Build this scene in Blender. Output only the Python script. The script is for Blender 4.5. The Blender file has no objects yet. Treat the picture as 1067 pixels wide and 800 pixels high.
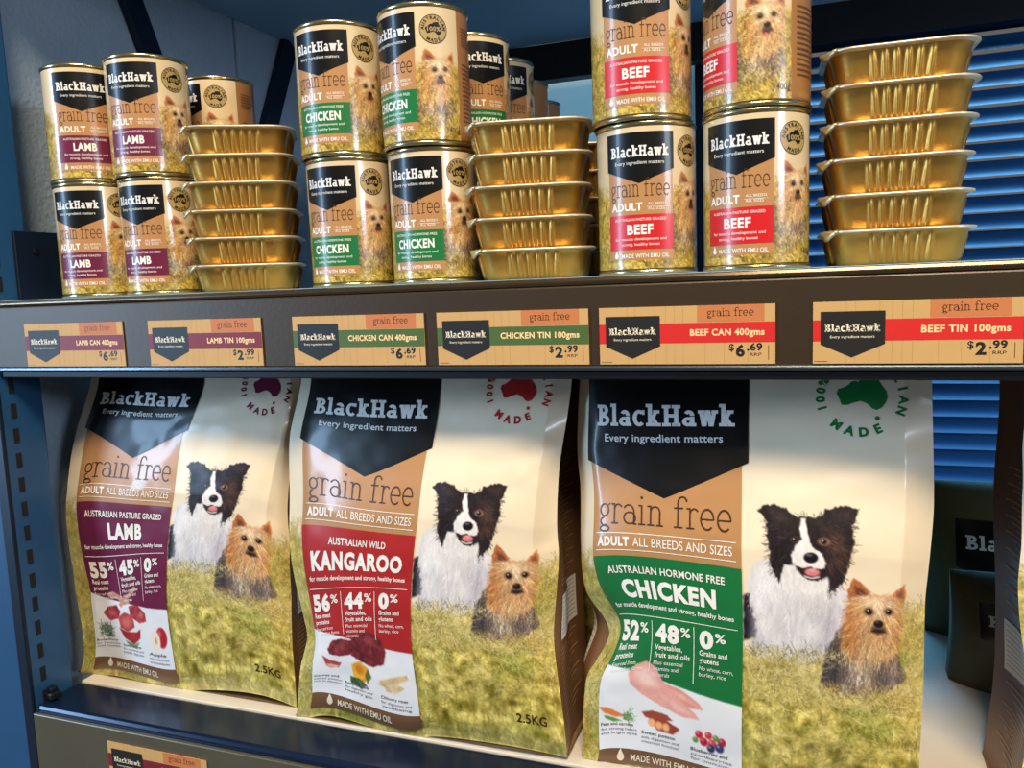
import bpy, bmesh, math, random
import numpy as np
from mathutils import Matrix, Vector
random.seed(7); RNG = np.random.default_rng(11)
SC = bpy.context.scene
COL = SC.collection
PI = math.pi

# ------------------------------------------------------------------ camera
IW, IH = 1067, 800
F_PX = 850.77
YAW, PITCH, ROLL = 0.35336, -0.11887, -0.03861
CAM = np.array([0.0269, -0.5840, 0.0010])
_cy, _sy, _cp, _sp = math.cos(YAW), math.sin(YAW), math.cos(PITCH), math.sin(PITCH)
FWD = np.array([-_sy*_cp, _cy*_cp, _sp]); _r = np.array([_cy, _sy, 0.0]); _u = np.cross(_r, FWD)
RIGHT = math.cos(ROLL)*_r + math.sin(ROLL)*_u
UP = -math.sin(ROLL)*_r + math.cos(ROLL)*_u
cd = bpy.data.cameras.new('camera'); cd.sensor_width = 36; cd.lens = F_PX/IW*36; cd.clip_start = 0.01
cam = bpy.data.objects.new('camera', cd); COL.objects.link(cam)
cam.matrix_world = Matrix(((RIGHT[0], UP[0], -FWD[0], CAM[0]), (RIGHT[1], UP[1], -FWD[1], CAM[1]),
                           (RIGHT[2], UP[2], -FWD[2], CAM[2]), (0, 0, 0, 1)))
SC.camera = cam

# ------------------------------------------------------------------ world, lights, exposure
def lin(c):
    c = np.asarray(c, float)/255.0
    return np.where(c <= .04045, c/12.92, ((c+.055)/1.055)**2.4)
def L4(c): return (*[float(v) for v in lin(c)], 1.0)
w = bpy.data.worlds.new('world'); SC.world = w; w.use_nodes = True
w.node_tree.nodes['Background'].inputs[0].default_value = (0.52, 0.49, 0.46, 1)
w.node_tree.nodes['Background'].inputs[1].default_value = 0.24
def area(name, loc, target, size, power, color, sizey=None):
    d = bpy.data.lights.new(name, 'AREA'); d.energy = power; d.color = color
    d.shape = 'RECTANGLE'; d.size = size; d.size_y = sizey or size
    o = bpy.data.objects.new(name, d); COL.objects.link(o); o.location = loc
    o.rotation_euler = (Vector(target)-Vector(loc)).to_track_quat('-Z', 'Y').to_euler()
    return o
area('ceiling_light', (0.35, -1.55, 1.95), (-0.25, 0.0, -0.1), 0.9, 104, (1.0, 0.82, 0.58), 0.6)
area('shop_window_daylight', (-2.6, -1.7, 0.35), (-0.3, 0, -0.1), 0.45, 62, (0.42, 0.68, 1.0), 1.8)
area('outdoor_daylight', (0.30, 1.95, 1.90), (0.2, 0.86, 0.1), 2.0, 165, (0.16, 0.56, 1.0), 1.0)
area('wall_fill_light', (1.9, -1.1, 0.42), (-.775, .3, .33), .5, 16, (0.72, 0.84, 1.0), .35)  # added cool fill from the right front to brighten the left wall
SC.view_settings.view_transform = 'Standard'; SC.view_settings.look = 'None'
SC.view_settings.exposure = 0.0; SC.view_settings.gamma = 1.0; SC.view_settings.use_curve_mapping = False

# ------------------------------------------------------------------ helpers
def ray(x, y): return FWD + RIGHT*(x-IW/2)/F_PX + UP*(IH/2-y)/F_PX
def hy(x, y, Y): d = ray(x, y); return CAM + d*(Y-CAM[1])/d[1]
def hz(x, y, Z): d = ray(x, y); return CAM + d*(Z-CAM[2])/d[2]
def hx(x, y, X): d = ray(x, y); return CAM + d*(X-CAM[0])/d[0]

MATS = {}
def mat(name, c, rough=.5, metal=0., noise=.06, nscale=60., bump=0., bscale=200., coat=0., spec=.5, aniso=None, trans=0.):
    if name in MATS: return MATS[name]
    m = bpy.data.materials.new(name); m.use_nodes = True; nt = m.node_tree; b = nt.nodes['Principled BSDF']
    b.inputs['Roughness'].default_value = rough; b.inputs['Metallic'].default_value = metal
    b.inputs['Specular IOR Level'].default_value = spec; b.inputs['Coat Weight'].default_value = coat
    b.inputs['Coat Roughness'].default_value = .12
    tc = nt.nodes.new('ShaderNodeTexCoord'); n = nt.nodes.new('ShaderNodeTexNoise')
    n.inputs['Scale'].default_value = nscale; n.inputs['Detail'].default_value = 4
    nt.links.new(tc.outputs['Object'], n.inputs['Vector'])
    mp = nt.nodes.new('ShaderNodeMapRange'); mp.inputs[3].default_value = 1-noise; mp.inputs[4].default_value = 1+noise
    nt.links.new(n.outputs[0], mp.inputs[0])
    mx = nt.nodes.new('ShaderNodeMix'); mx.data_type = 'RGBA'; mx.blend_type = 'MULTIPLY'; mx.inputs[0].default_value = 1
    mx.inputs[6].default_value = L4(c); nt.links.new(mp.outputs[0], mx.inputs[7]); nt.links.new(mx.outputs[2], b.inputs['Base Color'])
    if bump:
        n2 = nt.nodes.new('ShaderNodeTexNoise'); n2.inputs['Scale'].default_value = bscale; n2.inputs['Detail'].default_value = 5
        nt.links.new(tc.outputs['Object'], n2.inputs['Vector'])
        bp = nt.nodes.new('ShaderNodeBump'); bp.inputs['Strength'].default_value = bump; bp.inputs['Distance'].default_value = .002
        nt.links.new(n2.outputs[0], bp.inputs['Height']); nt.links.new(bp.outputs[0], b.inputs['Normal'])
    MATS[name] = m; return m
def attr_mat(name, rough=.4, coat=0., spec=.5, gain=1.):
    if name in MATS: return MATS[name]
    m = bpy.data.materials.new(name); m.use_nodes = True; nt = m.node_tree; b = nt.nodes['Principled BSDF']
    a = nt.nodes.new('ShaderNodeAttribute'); a.attribute_name = 'Col'
    nt.links.new(a.outputs['Color'], b.inputs['Base Color'])
    b.inputs['Roughness'].default_value = rough; b.inputs['Coat Weight'].default_value = coat; b.inputs['Specular IOR Level'].default_value = spec
    b.inputs['Coat Roughness'].default_value = .12
    MATS[name] = m; return m

def newobj(name, me, parent=None, loc=None):
    o = bpy.data.objects.new(name, me); COL.objects.link(o)
    if parent: o.parent = parent
    if loc is not None: o.location = loc
    return o
def thing(name, label, cat, loc=(0, 0, 0), rotz=0, group=None):
    o = bpy.data.objects.new(name, None); COL.objects.link(o); o.location = [float(v) for v in loc]; o.rotation_euler = (0, 0, rotz)
    o.empty_display_size = .02; tag(o, label, cat, group); return o
def tag(o, label, cat, group=None):
    o['label'] = label; o['category'] = cat
    if group: o['group'] = group
    return o
def struct(o): o['kind'] = 'structure'; return o
def mesh(name, V, Fc, m=None, smooth=False):
    me = bpy.data.meshes.new(name); me.from_pydata(np.asarray(V, float).tolist() if not isinstance(V, list) else V, [], Fc if isinstance(Fc, list) else Fc.tolist()); me.update()
    if m: me.materials.append(m)
    if smooth: me.polygons.foreach_set('use_smooth', [True]*len(me.polygons))
    return me
def boxmesh(name, x0, x1, y0, y1, z0, z1, m, bev=0.):
    bm = bmesh.new(); bmesh.ops.create_cube(bm, size=1)
    for v in bm.verts: v.co = ((x0+x1)/2+v.co.x*(x1-x0), (y0+y1)/2+v.co.y*(y1-y0), (z0+z1)/2+v.co.z*(z1-z0))
    if bev: bmesh.ops.bevel(bm, geom=bm.edges[:], offset=bev, segments=2, affect='EDGES', profile=.5)
    me = bpy.data.meshes.new(name); bm.to_mesh(me); bm.free(); me.materials.append(m); return me
def box(name, x0, x1, y0, y1, z0, z1, m, parent=None, bev=0., loc=None):
    return newobj(name, boxmesh(name, x0, x1, y0, y1, z0, z1, m, bev), parent, loc)
def lathe(name, prof, m, n=64, smooth=True):
    V = []; Fc = []
    for r, z in prof:
        for k in range(n):
            a = 2*PI*k/n; V.append((r*math.cos(a), r*math.sin(a), z))
    for i in range(len(prof)-1):
        for k in range(n):
            k2 = (k+1) % n; Fc.append((i*n+k, i*n+k2, (i+1)*n+k2, (i+1)*n+k))
    return mesh(name, V, Fc, m, smooth)
def copy_tree(o, parent=None):
    c = o.copy(); COL.objects.link(c); c.parent = parent
    for ch in list(o.children):
        if ch != c: copy_tree(ch, c)
    return c

# ------------------------------------------------------------------ 2-D artwork: text, slab letters, polygons
_TX = {}
def text2d(s, bold=0., shear=0., spacing=None):
    if spacing is None: spacing = 1+bold*2.6
    k = (s, bold, shear, spacing)
    if k in _TX: return _TX[k]
    cu = bpy.data.curves.new('t', 'FONT'); cu.body = s; cu.size = 1; cu.offset = bold; cu.shear = shear; cu.space_character = spacing
    cu.resolution_u = 3; cu.dimensions = '2D'; cu.fill_mode = 'BOTH'
    o = bpy.data.objects.new('t', cu); COL.objects.link(o)
    dg = bpy.context.evaluated_depsgraph_get(); me = bpy.data.meshes.new_from_object(o.evaluated_get(dg))
    V = [(v.co.x, v.co.y) for v in me.vertices]; Fc = [tuple(p.vertices) for p in me.polygons]
    bpy.data.objects.remove(o); bpy.data.curves.remove(cu); bpy.data.meshes.remove(me)
    _TX[k] = (V, Fc); return _TX[k]
_capH = None
def cap():
    global _capH
    if _capH is None: _capH = max(v[1] for v in text2d('H')[0])
    return _capH
class Art:
    """flat shapes in label millimetres: a to the right, b down"""
    def __init__(s): s.V = []; s.F = []
    def add(s, V, Fc):
        n = len(s.V); s.V += V; s.F += [tuple(i+n for i in f) for f in Fc]; return s
    def poly(s, pts): return s.add([tuple(p) for p in pts], [tuple(range(len(pts)))])
    def rect(s, x0, y0, x1, y1): return s.poly([(x0, y0), (x1, y0), (x1, y1), (x0, y1)])
    def disc(s, x, y, r, n=24, ry=None):
        return s.poly([(x+r*math.cos(2*PI*k/n), y+(ry or r)*math.sin(2*PI*k/n)) for k in range(n)])
    def ring(s, x, y, r0, r1, n=48):
        V = []; Fc = []
        for k in range(n):
            c, d = math.cos(2*PI*k/n), math.sin(2*PI*k/n); V += [(x+r0*c, y+r0*d), (x+r1*c, y+r1*d)]
        for k in range(n): j = (k+1) % n; Fc.append((2*k, 2*k+1, 2*j+1, 2*j))
        return s.add(V, Fc)
    def text(s, t, x, base, h, width=None, align='l', bold=0., shear=0., glyphs=None):
        V, Fc = (glyphs(t) if glyphs else text2d(t, bold, shear)); c = 1. if glyphs else cap()
        if not V: return s
        x0 = min(v[0] for v in V); x1 = max(v[0] for v in V); k = h/c
        kx = k if width is None else width/(x1-x0)
        off = {'l': 0, 'c': -.5*(x1-x0)*kx, 'r': -(x1-x0)*kx}[align]
        return s.add([(x+off+(v[0]-x0)*kx, base-v[1]*k) for v in V], Fc)
    def arctext(s, t, cx, cy, r, h, a_mid, step, bottom=False, bold=.03):
        n = len(t)
        for i, ch in enumerate(t):
            V, Fc = text2d(ch, bold)
            if not V: continue
            k = h/cap(); xm = (min(v[0] for v in V)+max(v[0] for v in V))/2
            ang = a_mid + (i-(n-1)/2)*step*(-1 if bottom else 1)      # clockwise degrees from the top
            t_ = math.radians(ang)
            out = []
            for vx, vy in V:
                lx, ly = (vx-xm)*k, vy*k-h/2
                if bottom: rr = r-ly; tx = -lx
                else: rr = r+ly; tx = lx
                out.append((cx+math.sin(t_)*rr+math.cos(t_)*tx, cy-math.cos(t_)*rr+math.sin(t_)*tx))
            s.add(out, Fc)
        return s

def _arc(cx, cy, ro, ri, a0, a1, n=12):
    rxo, ryo = ro; rxi, ryi = ri; V = []; Fc = []
    for k in range(n+1):
        a = math.radians(a0+(a1-a0)*k/n); c, d = math.cos(a), math.sin(a)
        V += [(cx+rxo*c, cy+ryo*d), (cx+rxi*c, cy+ryi*d)]
    for k in range(n): Fc.append((2*k, 2*k+1, 2*k+3, 2*k+2))
    return V, Fc
def _re(x0, y0, x1, y1): return [(x0, y0), (x1, y0), (x1, y1), (x0, y1)], [(0, 1, 2, 3)]
def _di(x0, y0, x1, y1, w_): return [(x0-w_/2, y0), (x0+w_/2, y0), (x1+w_/2, y1), (x1-w_/2, y1)], [(0, 1, 2, 3)]
def slab(w_, s_, xh=.70):
    """letters of a slab-serif face: stem width w_, serif thickness s_"""
    h = w_/2
    def gl(ch):
        if ch == 'B': return [_re(.1, 0, .1+w_, 1), _re(0, 0, .3, s_), _re(0, 1-s_, .3, 1), _arc(.34, .745, (.30, .255), (.30-w_*1.0, .255-s_), -90, 90), _re(.2, 1-s_, .36, 1), _re(.2, .49, .36, .49+s_), _arc(.36, .27, (.35, .27), (.35-w_, .27-s_), -90, 90), _re(.2, 0, .38, s_), _re(.2, .54-s_, .38, .54)], .74
        if ch == 'l': return [_re(.1, 0, .1+w_, 1.05), _re(0, 0, .2+w_, s_), _re(0, 1.05-s_, .12, 1.05)], .22+w_
        if ch == 'a': return [_arc(.27, .22, (.27, .22), (.27-w_*.95, .22-s_), 0, 360, 20), _re(.44-w_*.4, 0, .44+w_*.6, .46), _arc(.44+w_*.6-.25, xh-.26, (.25, .26), (.25-w_, .26-s_), 0, 150), _re(.44, 0, .52+w_*.6, s_)], .58+w_*.5
        if ch == 'c': return [_arc(.32, xh/2, (.32, xh/2+.01), (.32-w_, xh/2-s_), 48, 315, 18), _re(.47, xh-.22, .47+s_*.8, xh)], .62
        if ch == 'k': return [_re(.1, 0, .1+w_, 1.05), _re(0, 0, .2+w_, s_), _re(0, 1.05-s_, .12, 1.05), _di(.18+h, .26, .50, xh-.03, w_*.9), _di(.34, .38, .56, 0.02, w_*1.05), _re(.36, xh-s_, .66, xh), _re(.42, 0, .72, s_)], .74
        if ch == 'H': return [_re(.1, 0, .1+w_, 1), _re(.56, 0, .56+w_, 1), _re(.1, .5-s_/2, .6, .5+s_/2), _re(0, 0, .2+w_, s_), _re(0, 1-s_, .2+w_, 1), _re(.46, 0, .66+w_, s_), _re(.46, 1-s_, .66+w_, 1)], .70+w_
        if ch == 'w': return [_di(.14, xh, .28, 0, w_), _di(.30, 0, .42, xh, w_*.9), _di(.46, xh, .60, 0, w_), _di(.62, 0, .76, xh, w_*.9), _re(0, xh-s_, .30, xh), _re(.62, xh-s_, .92, xh)], .92
        if ch == 'g': return [_arc(.24, .45, (.22, .22), (.22-w_, .22-s_), 0, 360, 20), _di(.40, .60, .52, .68, w_), _arc(.22, .08, (.18, .15), (.18-w_, .15-s_), 90, 270), _re(.2, -.07, .36, -.07+s_), _arc(.26, -.16, (.24, .12), (.24-w_, .12-s_), 0, 360, 20)], .56
        if ch == 'r': return [_re(.1, 0, .1+w_, xh), _re(0, 0, .24+w_, s_), _re(0, xh-s_, .14, xh), _arc(.30, xh-.22, (.2, .22), (.2-w_, .22-s_), 35, 180)], .50
        if ch == 'i': return [_re(.1, 0, .1+w_, xh), _re(0, 0, .22+w_, s_), _re(0, xh-s_, .14, xh), _arc(.1+h, .92, (w_*.8, w_*.8), (.001, .001), 0, 360, 10)], .34
        if ch == 'n': return [_re(.1, 0, .1+w_, xh), _re(0, 0, .22+w_, s_), _re(0, xh-s_, .14, xh), _arc(.31, xh-.22, (.21, .22), (.21-w_, .22-s_), 0, 180), _re(.52-w_, 0, .52, xh-.2), _re(.42-w_, 0, .62, s_)], .68
        if ch == 'f': return [_re(.12, 0, .12+w_, .84), _re(0, 0, .28+w_, s_), _re(0, xh-s_, .36, xh), _arc(.33, .82, (.21, .22), (.21-w_, .22-s_), 15, 180)], .48
        if ch == 'e': return [_arc(.29, xh/2, (.28, xh/2+.01), (.28-w_, xh/2-s_), 0, 315, 20), _re(.06, xh/2-s_/2, .54, xh/2+s_/2)], .64
        return [], .34
    def out(t):
        V = []; Fc = []; x = 0
        for ch in t:
            parts, adv = gl(ch)
            for pv, pf in parts:
                n = len(V); V += [(x+a, b) for a, b in pv]; Fc += [tuple(i+n for i in f) for f in pf]
            x += adv+w_*.18
        return V, Fc
    return out
SLAB_BOLD = slab(.205, .155, .76); SLAB_THIN = slab(.062, .05, .68)

def emit(name, art, surf, layer, m, parent, cell=None, jitter=True):
    bm = bmesh.new()
    vs = [bm.verts.new((v[0], v[1], 0)) for v in art.V]
    fi = {}
    for i, f in enumerate(art.F):
        try: bm.faces.new([vs[k] for k in f])
        except ValueError: pass
    if any(len(f.verts) > 4 for f in bm.faces): bmesh.ops.triangulate(bm, faces=[f for f in bm.faces if len(f.verts) > 4])
    if cell:
        xs = [v.co.x for v in bm.verts]; ys = [v.co.y for v in bm.verts]
        for ax, (lo, hi) in enumerate(((min(xs), max(xs)), (min(ys), max(ys)))):
            cc = cell if isinstance(cell, (int, float)) else cell[ax]
            if not cc: continue
            k = math.floor(lo/cc)+1
            while k*cc < hi:
                co = [0, 0, 0]; co[ax] = k*cc; no = [0, 0, 0]; no[ax] = 1
                bmesh.ops.bisect_plane(bm, geom=bm.verts[:]+bm.edges[:]+bm.faces[:], dist=1e-5, plane_co=co, plane_no=no); k += 1
    bm.verts.index_update()
    A = np.array([v.co[:2] for v in bm.verts])
    P = surf(A[:, 0], A[:, 1], layer)
    for v, p in zip(bm.verts, P): v.co = p
    me = bpy.data.meshes.new(name); bm.to_mesh(me); bm.free(); me.materials.append(m)
    me.polygons.foreach_set('use_smooth', [True]*len(me.polygons))
    return newobj(name, me, parent) if parent is not None else me

# ------------------------------------------------------------------ the painter of the printed photographs (numpy, in label millimetres)
def vnoise(X, Y, seed=0):
    r = np.random.default_rng(seed); G = r.random((64, 64))
    xi = np.floor(X).astype(int); yi = np.floor(Y).astype(int); fx = X-xi; fy = Y-yi
    fx = fx*fx*(3-2*fx); fy = fy*fy*(3-2*fy)
    g = lambda a, b: G[a % 64, b % 64]
    return (g(xi, yi)*(1-fx)+g(xi+1, yi)*fx)*(1-fy)+(g(xi, yi+1)*(1-fx)+g(xi+1, yi+1)*fx)*fy
def fbm(X, Y, seed=0, o=4):
    s = 0; a = .5; t = 0
    for i in range(o): s = s+a*vnoise(X*2**i, Y*2**i, seed+i); t += a; a *= .55
    return s/t
def sdf(X, Y, pts):
    P = np.asarray(pts, float); D = np.full(X.shape, 1e9); ins = np.zeros(X.shape, bool); n = len(P)
    for i in range(n):
        a = P[i]; b = P[(i+1) % n]; e = b-a; wx = X-a[0]; wy = Y-a[1]
        t = np.clip((wx*e[0]+wy*e[1])/(e@e+1e-9), 0, 1)
        D = np.minimum(D, (wx-t*e[0])**2+(wy-t*e[1])**2)
        c = ((a[1] > Y) != (b[1] > Y))
        if abs(e[1]) > 1e-9: ins ^= c & (X < e[0]*(Y-a[1])/e[1]+a[0])
    D = np.sqrt(D); return np.where(ins, -D, D)
class Paint:
    def __init__(s, X, Y): s.X = X; s.Y = Y; s.C = np.zeros(X.shape+(3,))
    def put(s, m, col):
        col = np.asarray(col, float)
        s.C = s.C*(1-m[..., None])+col*m[..., None]
    def poly(s, pts, col, soft=3., fur=0., fs=.09, seed=3, alpha=1., shade=0., sx=.25, sy=.05):
        fur *= .5; fs *= 1.7
        X, Y = s.X, s.Y
        if fur:
            X = X+fur*(vnoise(s.X*fs, s.Y*fs*.6, seed)-.5)*2; Y = Y+fur*(vnoise(s.X*fs, s.Y*fs*.5, seed+9)-.5)*2
        d = sdf(X, Y, pts); m = np.clip(.5-d/soft, 0, 1)*alpha
        c = np.asarray(col, float)*np.ones(s.X.shape+(3,))
        if shade: c = np.clip(c*(1+shade*(fbm(s.X*sx, s.Y*sy, seed+20, 3)-.5)*2)[..., None], 0, 255)
        s.put(m, c)
    def ell(s, x, y, rx, ry, col, soft=.25, alpha=1.):
        d = np.sqrt(((s.X-x)/rx)**2+((s.Y-y)/ry)**2); s.put(np.clip((1+soft-d)/(2*soft), 0, 1)*alpha, col)
    def strokes(s, N, xr, yr, ln, ang, width, cols, seed, alpha=.8, ok=None):
        """short straws: N thin segments scattered over a box"""
        r = np.random.default_rng(seed); H_, W_ = s.X.shape; x0, y0 = s.X[0, 0], s.Y[0, 0]
        px = s.X[0, 1]-s.X[0, 0]
        for i in range(N):
            x = r.uniform(*xr); y = r.uniform(*yr)
            if ok is not None and not ok(x, y): continue
            t = math.radians(r.normal(*ang)); l = ln*r.uniform(.5, 1.4); k = max(2, int(l/px)); cv = r.normal(0, .6)
            c = np.array(cols[r.integers(len(cols))], float)*r.uniform(.85, 1.12)
            u = np.linspace(0, 1, k); xs = x+np.cos(t+cv*u)*l*u; ys = y-np.sin(t+cv*u)*l*u
            ii = np.round((ys-y0)/px).astype(int); jj = np.round((xs-x0)/px).astype(int)
            for dj in range(width):
                g = (ii >= 0) & (ii < H_) & (jj+dj >= 0) & (jj+dj < W_)
                s.C[ii[g], jj[g]+dj] = s.C[ii[g], jj[g]+dj]*(1-alpha)+np.clip(c, 0, 255)*alpha

def hair(p, N, pts, ln, ang, spread, lum, seed, alpha=.6, centre=None):
    """fur: short strokes that carry the colour under their root along the lie of the coat"""
    r = np.random.default_rng(seed); P = np.asarray(pts, float); lo = P.min(0); hi = P.max(0); H_, W_ = p.X.shape
    px = p.X[0, 1]-p.X[0, 0]; py = p.Y[1, 0]-p.Y[0, 0]; x0, y0 = p.X[0, 0], p.Y[0, 0]
    xs = r.uniform(lo[0], hi[0], N); ys = r.uniform(lo[1], hi[1], N); keep = sdf(xs, ys, pts) < -2; xs, ys = xs[keep], ys[keep]
    for x, y in zip(xs, ys):
        i = int((y-y0)/py); j = int((x-x0)/px)
        if not (0 <= i < H_ and 0 <= j < W_): continue
        c = np.clip(p.C[i, j]*math.exp(r.normal(0, lum)), 0, 255)
        if centre is not None: t = math.atan2(centre[1]-y, x-centre[0])+math.radians(r.normal(0, spread))
        else: t = math.radians(r.normal(ang, spread))
        l = ln*r.uniform(.6, 1.3); k = max(2, int(l/px)); u = np.linspace(0, 1, k)
        ii = ((y-np.sin(t)*l*u-y0)/py).astype(int); jj = ((x+np.cos(t)*l*u-x0)/px).astype(int); g = (ii >= 0) & (ii < H_) & (jj >= 0) & (jj < W_)
        p.C[ii[g], jj[g]] = p.C[ii[g], jj[g]]*(1-alpha)+c*alpha
def paint_yorkie(p, body=True, tongue=False):
    if body:
        p.poly([(400, 505), (362, 585), (332, 670), (322, 745), (400, 765), (480, 770), (560, 745), (622, 705), (606, 640), (588, 600), (540, 600), (430, 575)], (98, 86, 84), 10, 16, .05, 4, 1, .45, .10, .022)
        p.poly([(420, 590), (440, 690), (425, 745), (480, 752), (510, 740), (520, 660), (500, 600)], (188, 166, 146), 40, 14, .05, 5, .75, .35, .12, .02)
        p.poly([(350, 610), (335, 680), (350, 740), (385, 740), (400, 650), (395, 580)], (52, 48, 54), 30, 10, .05, 8, .7, .4, .12, .02)
    p.poly([(434, 336), (456, 345), (492, 382), (480, 402), (440, 425), (417, 418), (414, 385)], (176, 104, 60), 6, 6, .08, 6, 1, .3)
    p.poly([(440, 362), (462, 372), (480, 392), (440, 408)], (92, 52, 42), 14, 6, .08, 7, .85)
    p.poly([(608, 342), (615, 380), (608, 420), (585, 405), (563, 386), (582, 366)], (196, 122, 74), 6, 5, .08, 6, 1, .3)
    p.poly([(602, 362), (606, 392), (592, 398), (580, 384)], (120, 68, 52), 12, 4, .08, 7, .8)
    p.poly([(418, 420), (460, 396), (520, 388), (570, 392), (602, 420), (603, 480), (592, 545), (584, 600), (545, 628), (480, 632), (430, 612), (396, 590), (410, 500)], (204, 156, 108), 10, 14, .06, 9, 1, .30, .10, .022)
    p.poly([(416, 430), (440, 425), (455, 500), (450, 600), (405, 590), (408, 500)], (176, 104, 52), 34, 12, .06, 10, .75, .3, .12, .02)
    p.poly([(572, 430), (602, 425), (602, 500), (588, 590), (566, 560), (575, 500)], (190, 118, 62), 26, 12, .06, 10, .7, .3, .12, .02)
    p.poly([(470, 402), (520, 392), (560, 400), (560, 430), (520, 460), (480, 430)], (226, 198, 166), 26, 8, .06, 11, .7, .25, .12, .025)
    p.poly([(500, 470), (545, 470), (560, 530), (530, 560), (490, 545)], (188, 136, 92), 20, 6, .06, 12, .8, .3, .12, .03)
    if body: hair(p, 1500, [(400, 560), (340, 660), (325, 745), (480, 765), (615, 700), (590, 600)], 42, 262, 14, .30, 61)
    hair(p, 1700, [(418, 430), (460, 396), (560, 392), (602, 420), (600, 500), (584, 600), (480, 632), (396, 590), (410, 500)], 34, 0, 16, .22, 62, .6, (521, 400))
    for x, y, r in ((487, 453, 14), (556, 448, 12)):
        p.ell(x, y, r*1.35, r*1.1, (96, 58, 40), .5, .8); p.ell(x, y, r*.85, r*.85, (22, 14, 14), .2); p.ell(x-3, y-4, 3.4, 3, (225, 215, 205), .4, .9)
    p.poly([(500, 508), (545, 508), (552, 528), (522, 536), (492, 528)], (66, 42, 36), 12, 4, .1, 13, .85)
    p.ell(521, 496, 17, 14, (24, 18, 20), .15); p.ell(516, 489, 6, 4, (96, 86, 86), .5, .8)
    if tongue: p.ell(516, 537, 15, 12, (70, 28, 26), .2); p.ell(516, 543, 11, 10, (214, 116, 112), .25)
    else: p.poly([(494, 524), (521, 516), (548, 524), (521, 530)], (40, 24, 22), 5)

def paint_collie(p):
    p.poly([(44, 440), (72, 420), (98, 500), (108, 590), (44, 620)], (26, 24, 34), 10, 10, .06, 2, 1, .3)
    p.poly([(95, 290), (70, 335), (60, 390), (75, 480), (98, 560), (96, 600), (72, 655), (120, 672), (200, 668), (300, 672), (345, 620), (405, 520), (425, 410), (400, 370), (350, 300), (200, 280)], (226, 222, 222), 8, 12, .05, 3, 1, .10, .05, .015)
    p.poly([(300, 450), (410, 420), (400, 520), (345, 610), (310, 640)], (184, 178, 186), 60, 10, .05, 5, .8, .15, .08, .02)
    p.poly([(75, 480), (100, 560), (140, 620), (120, 660), (75, 650)], (190, 186, 196), 40, 10, .05, 5, .7, .15, .08, .02)
    p.poly([(150, 470), (250, 500), (240, 640), (160, 640)], (206, 202, 206), 70, 10, .05, 5, .7, .12, .08, .02)
    p.poly([(190, 400), (340, 400), (330, 440), (260, 460), (200, 440)], (212, 203, 198), 50, 10, .05, 6, .6, .12, .08, .02)
    hair(p, 2200, [(80, 340), (65, 400), (98, 590), (85, 655), (300, 668), (400, 520), (420, 400), (200, 300)], 40, 262, 14, .07, 64, .6)
    p.poly([(95, 97), (125, 80), (160, 74), (195, 85), (218, 110), (262, 117), (320, 112), (340, 85), (380, 71), (448, 75), (440, 115), (424, 150), (434, 210), (424, 260), (414, 300), (404, 340), (382, 378), (352, 398), (346, 360), (345, 335), (320, 352), (280, 352), (240, 326), (196, 298), (180, 368), (160, 345), (145, 290), (140, 230), (132, 180), (134, 140), (112, 112)], (34, 26, 28), 6, 11, .07, 7, 1, .5, .09, .03)
    p.poly([(330, 150), (395, 170), (415, 250), (390, 310), (350, 320), (345, 250)], (84, 56, 46), 40, 10, .07, 8, .65, .5, .10, .04)
    p.poly([(150, 95), (185, 92), (205, 130), (170, 150)], (66, 48, 46), 26, 6, .07, 9, .6, .4)
    p.poly([(362, 88), (425, 84), (415, 120), (375, 125)], (64, 44, 42), 22, 6, .07, 9, .6, .4)
    hair(p, 1500, [(140, 120), (218, 118), (320, 116), (425, 120), (430, 210), (412, 300), (382, 378), (352, 398), (300, 300), (196, 298), (180, 368), (145, 290)], 26, 0, 18, .34, 63, .6, (285, 150))
    p.poly([(254, 122), (268, 122), (278, 180), (292, 228), (326, 250), (340, 285), (336, 312), (310, 316), (280, 308), (255, 306), (226, 292), (217, 262), (234, 226), (256, 200), (248, 160)], (236, 230, 228), 6, 6, .08, 10, 1, .08)
    p.poly([(196, 300), (228, 296), (250, 330), (280, 352), (320, 354), (346, 336), (348, 380), (300, 410), (220, 400), (182, 372)], (230, 225, 222), 10, 10, .07, 11, 1, .10)
    p.poly([(228, 290), (255, 308), (290, 302), (325, 308), (342, 292), (336, 330), (312, 354), (280, 352), (254, 334)], (44, 24, 26), 5, 4, .1, 12)
    p.ell(293, 322, 26, 15, (216, 126, 130), .2); p.ell(293, 314, 10, 5, (236, 176, 172), .5, .7)
    p.poly([(262, 334), (290, 342), (320, 334), (316, 342), (290, 348), (268, 342)], (224, 216, 206), 4)
    p.poly([(222, 286), (256, 300), (288, 292), (322, 300), (340, 286), (334, 304), (300, 308), (288, 300), (262, 308), (232, 300)], (232, 224, 220), 5, 3, .1, 13)
    p.ell(288, 268, 25, 20, (20, 16, 20), .12); p.ell(282, 258, 12, 5, (110, 104, 112), .5, .8); p.ell(279, 272, 5, 4, (4, 3, 4), .3); p.ell(298, 272, 5, 4, (4, 3, 4), .3)
    p.ell(232, 203, 15, 11, (78, 56, 50), .4); p.ell(232, 203, 8, 8, (14, 10, 12), .25); p.ell(229, 200, 2.6, 2.4, (220, 214, 210), .4)
    p.ell(333, 205, 20, 14, (150, 112, 94), .4); p.ell(333, 205, 11, 11, (62, 34, 24), .2); p.ell(333, 205, 6, 6, (10, 8, 10), .2); p.ell(329, 201, 3, 2.8, (236, 230, 226), .4)

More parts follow.
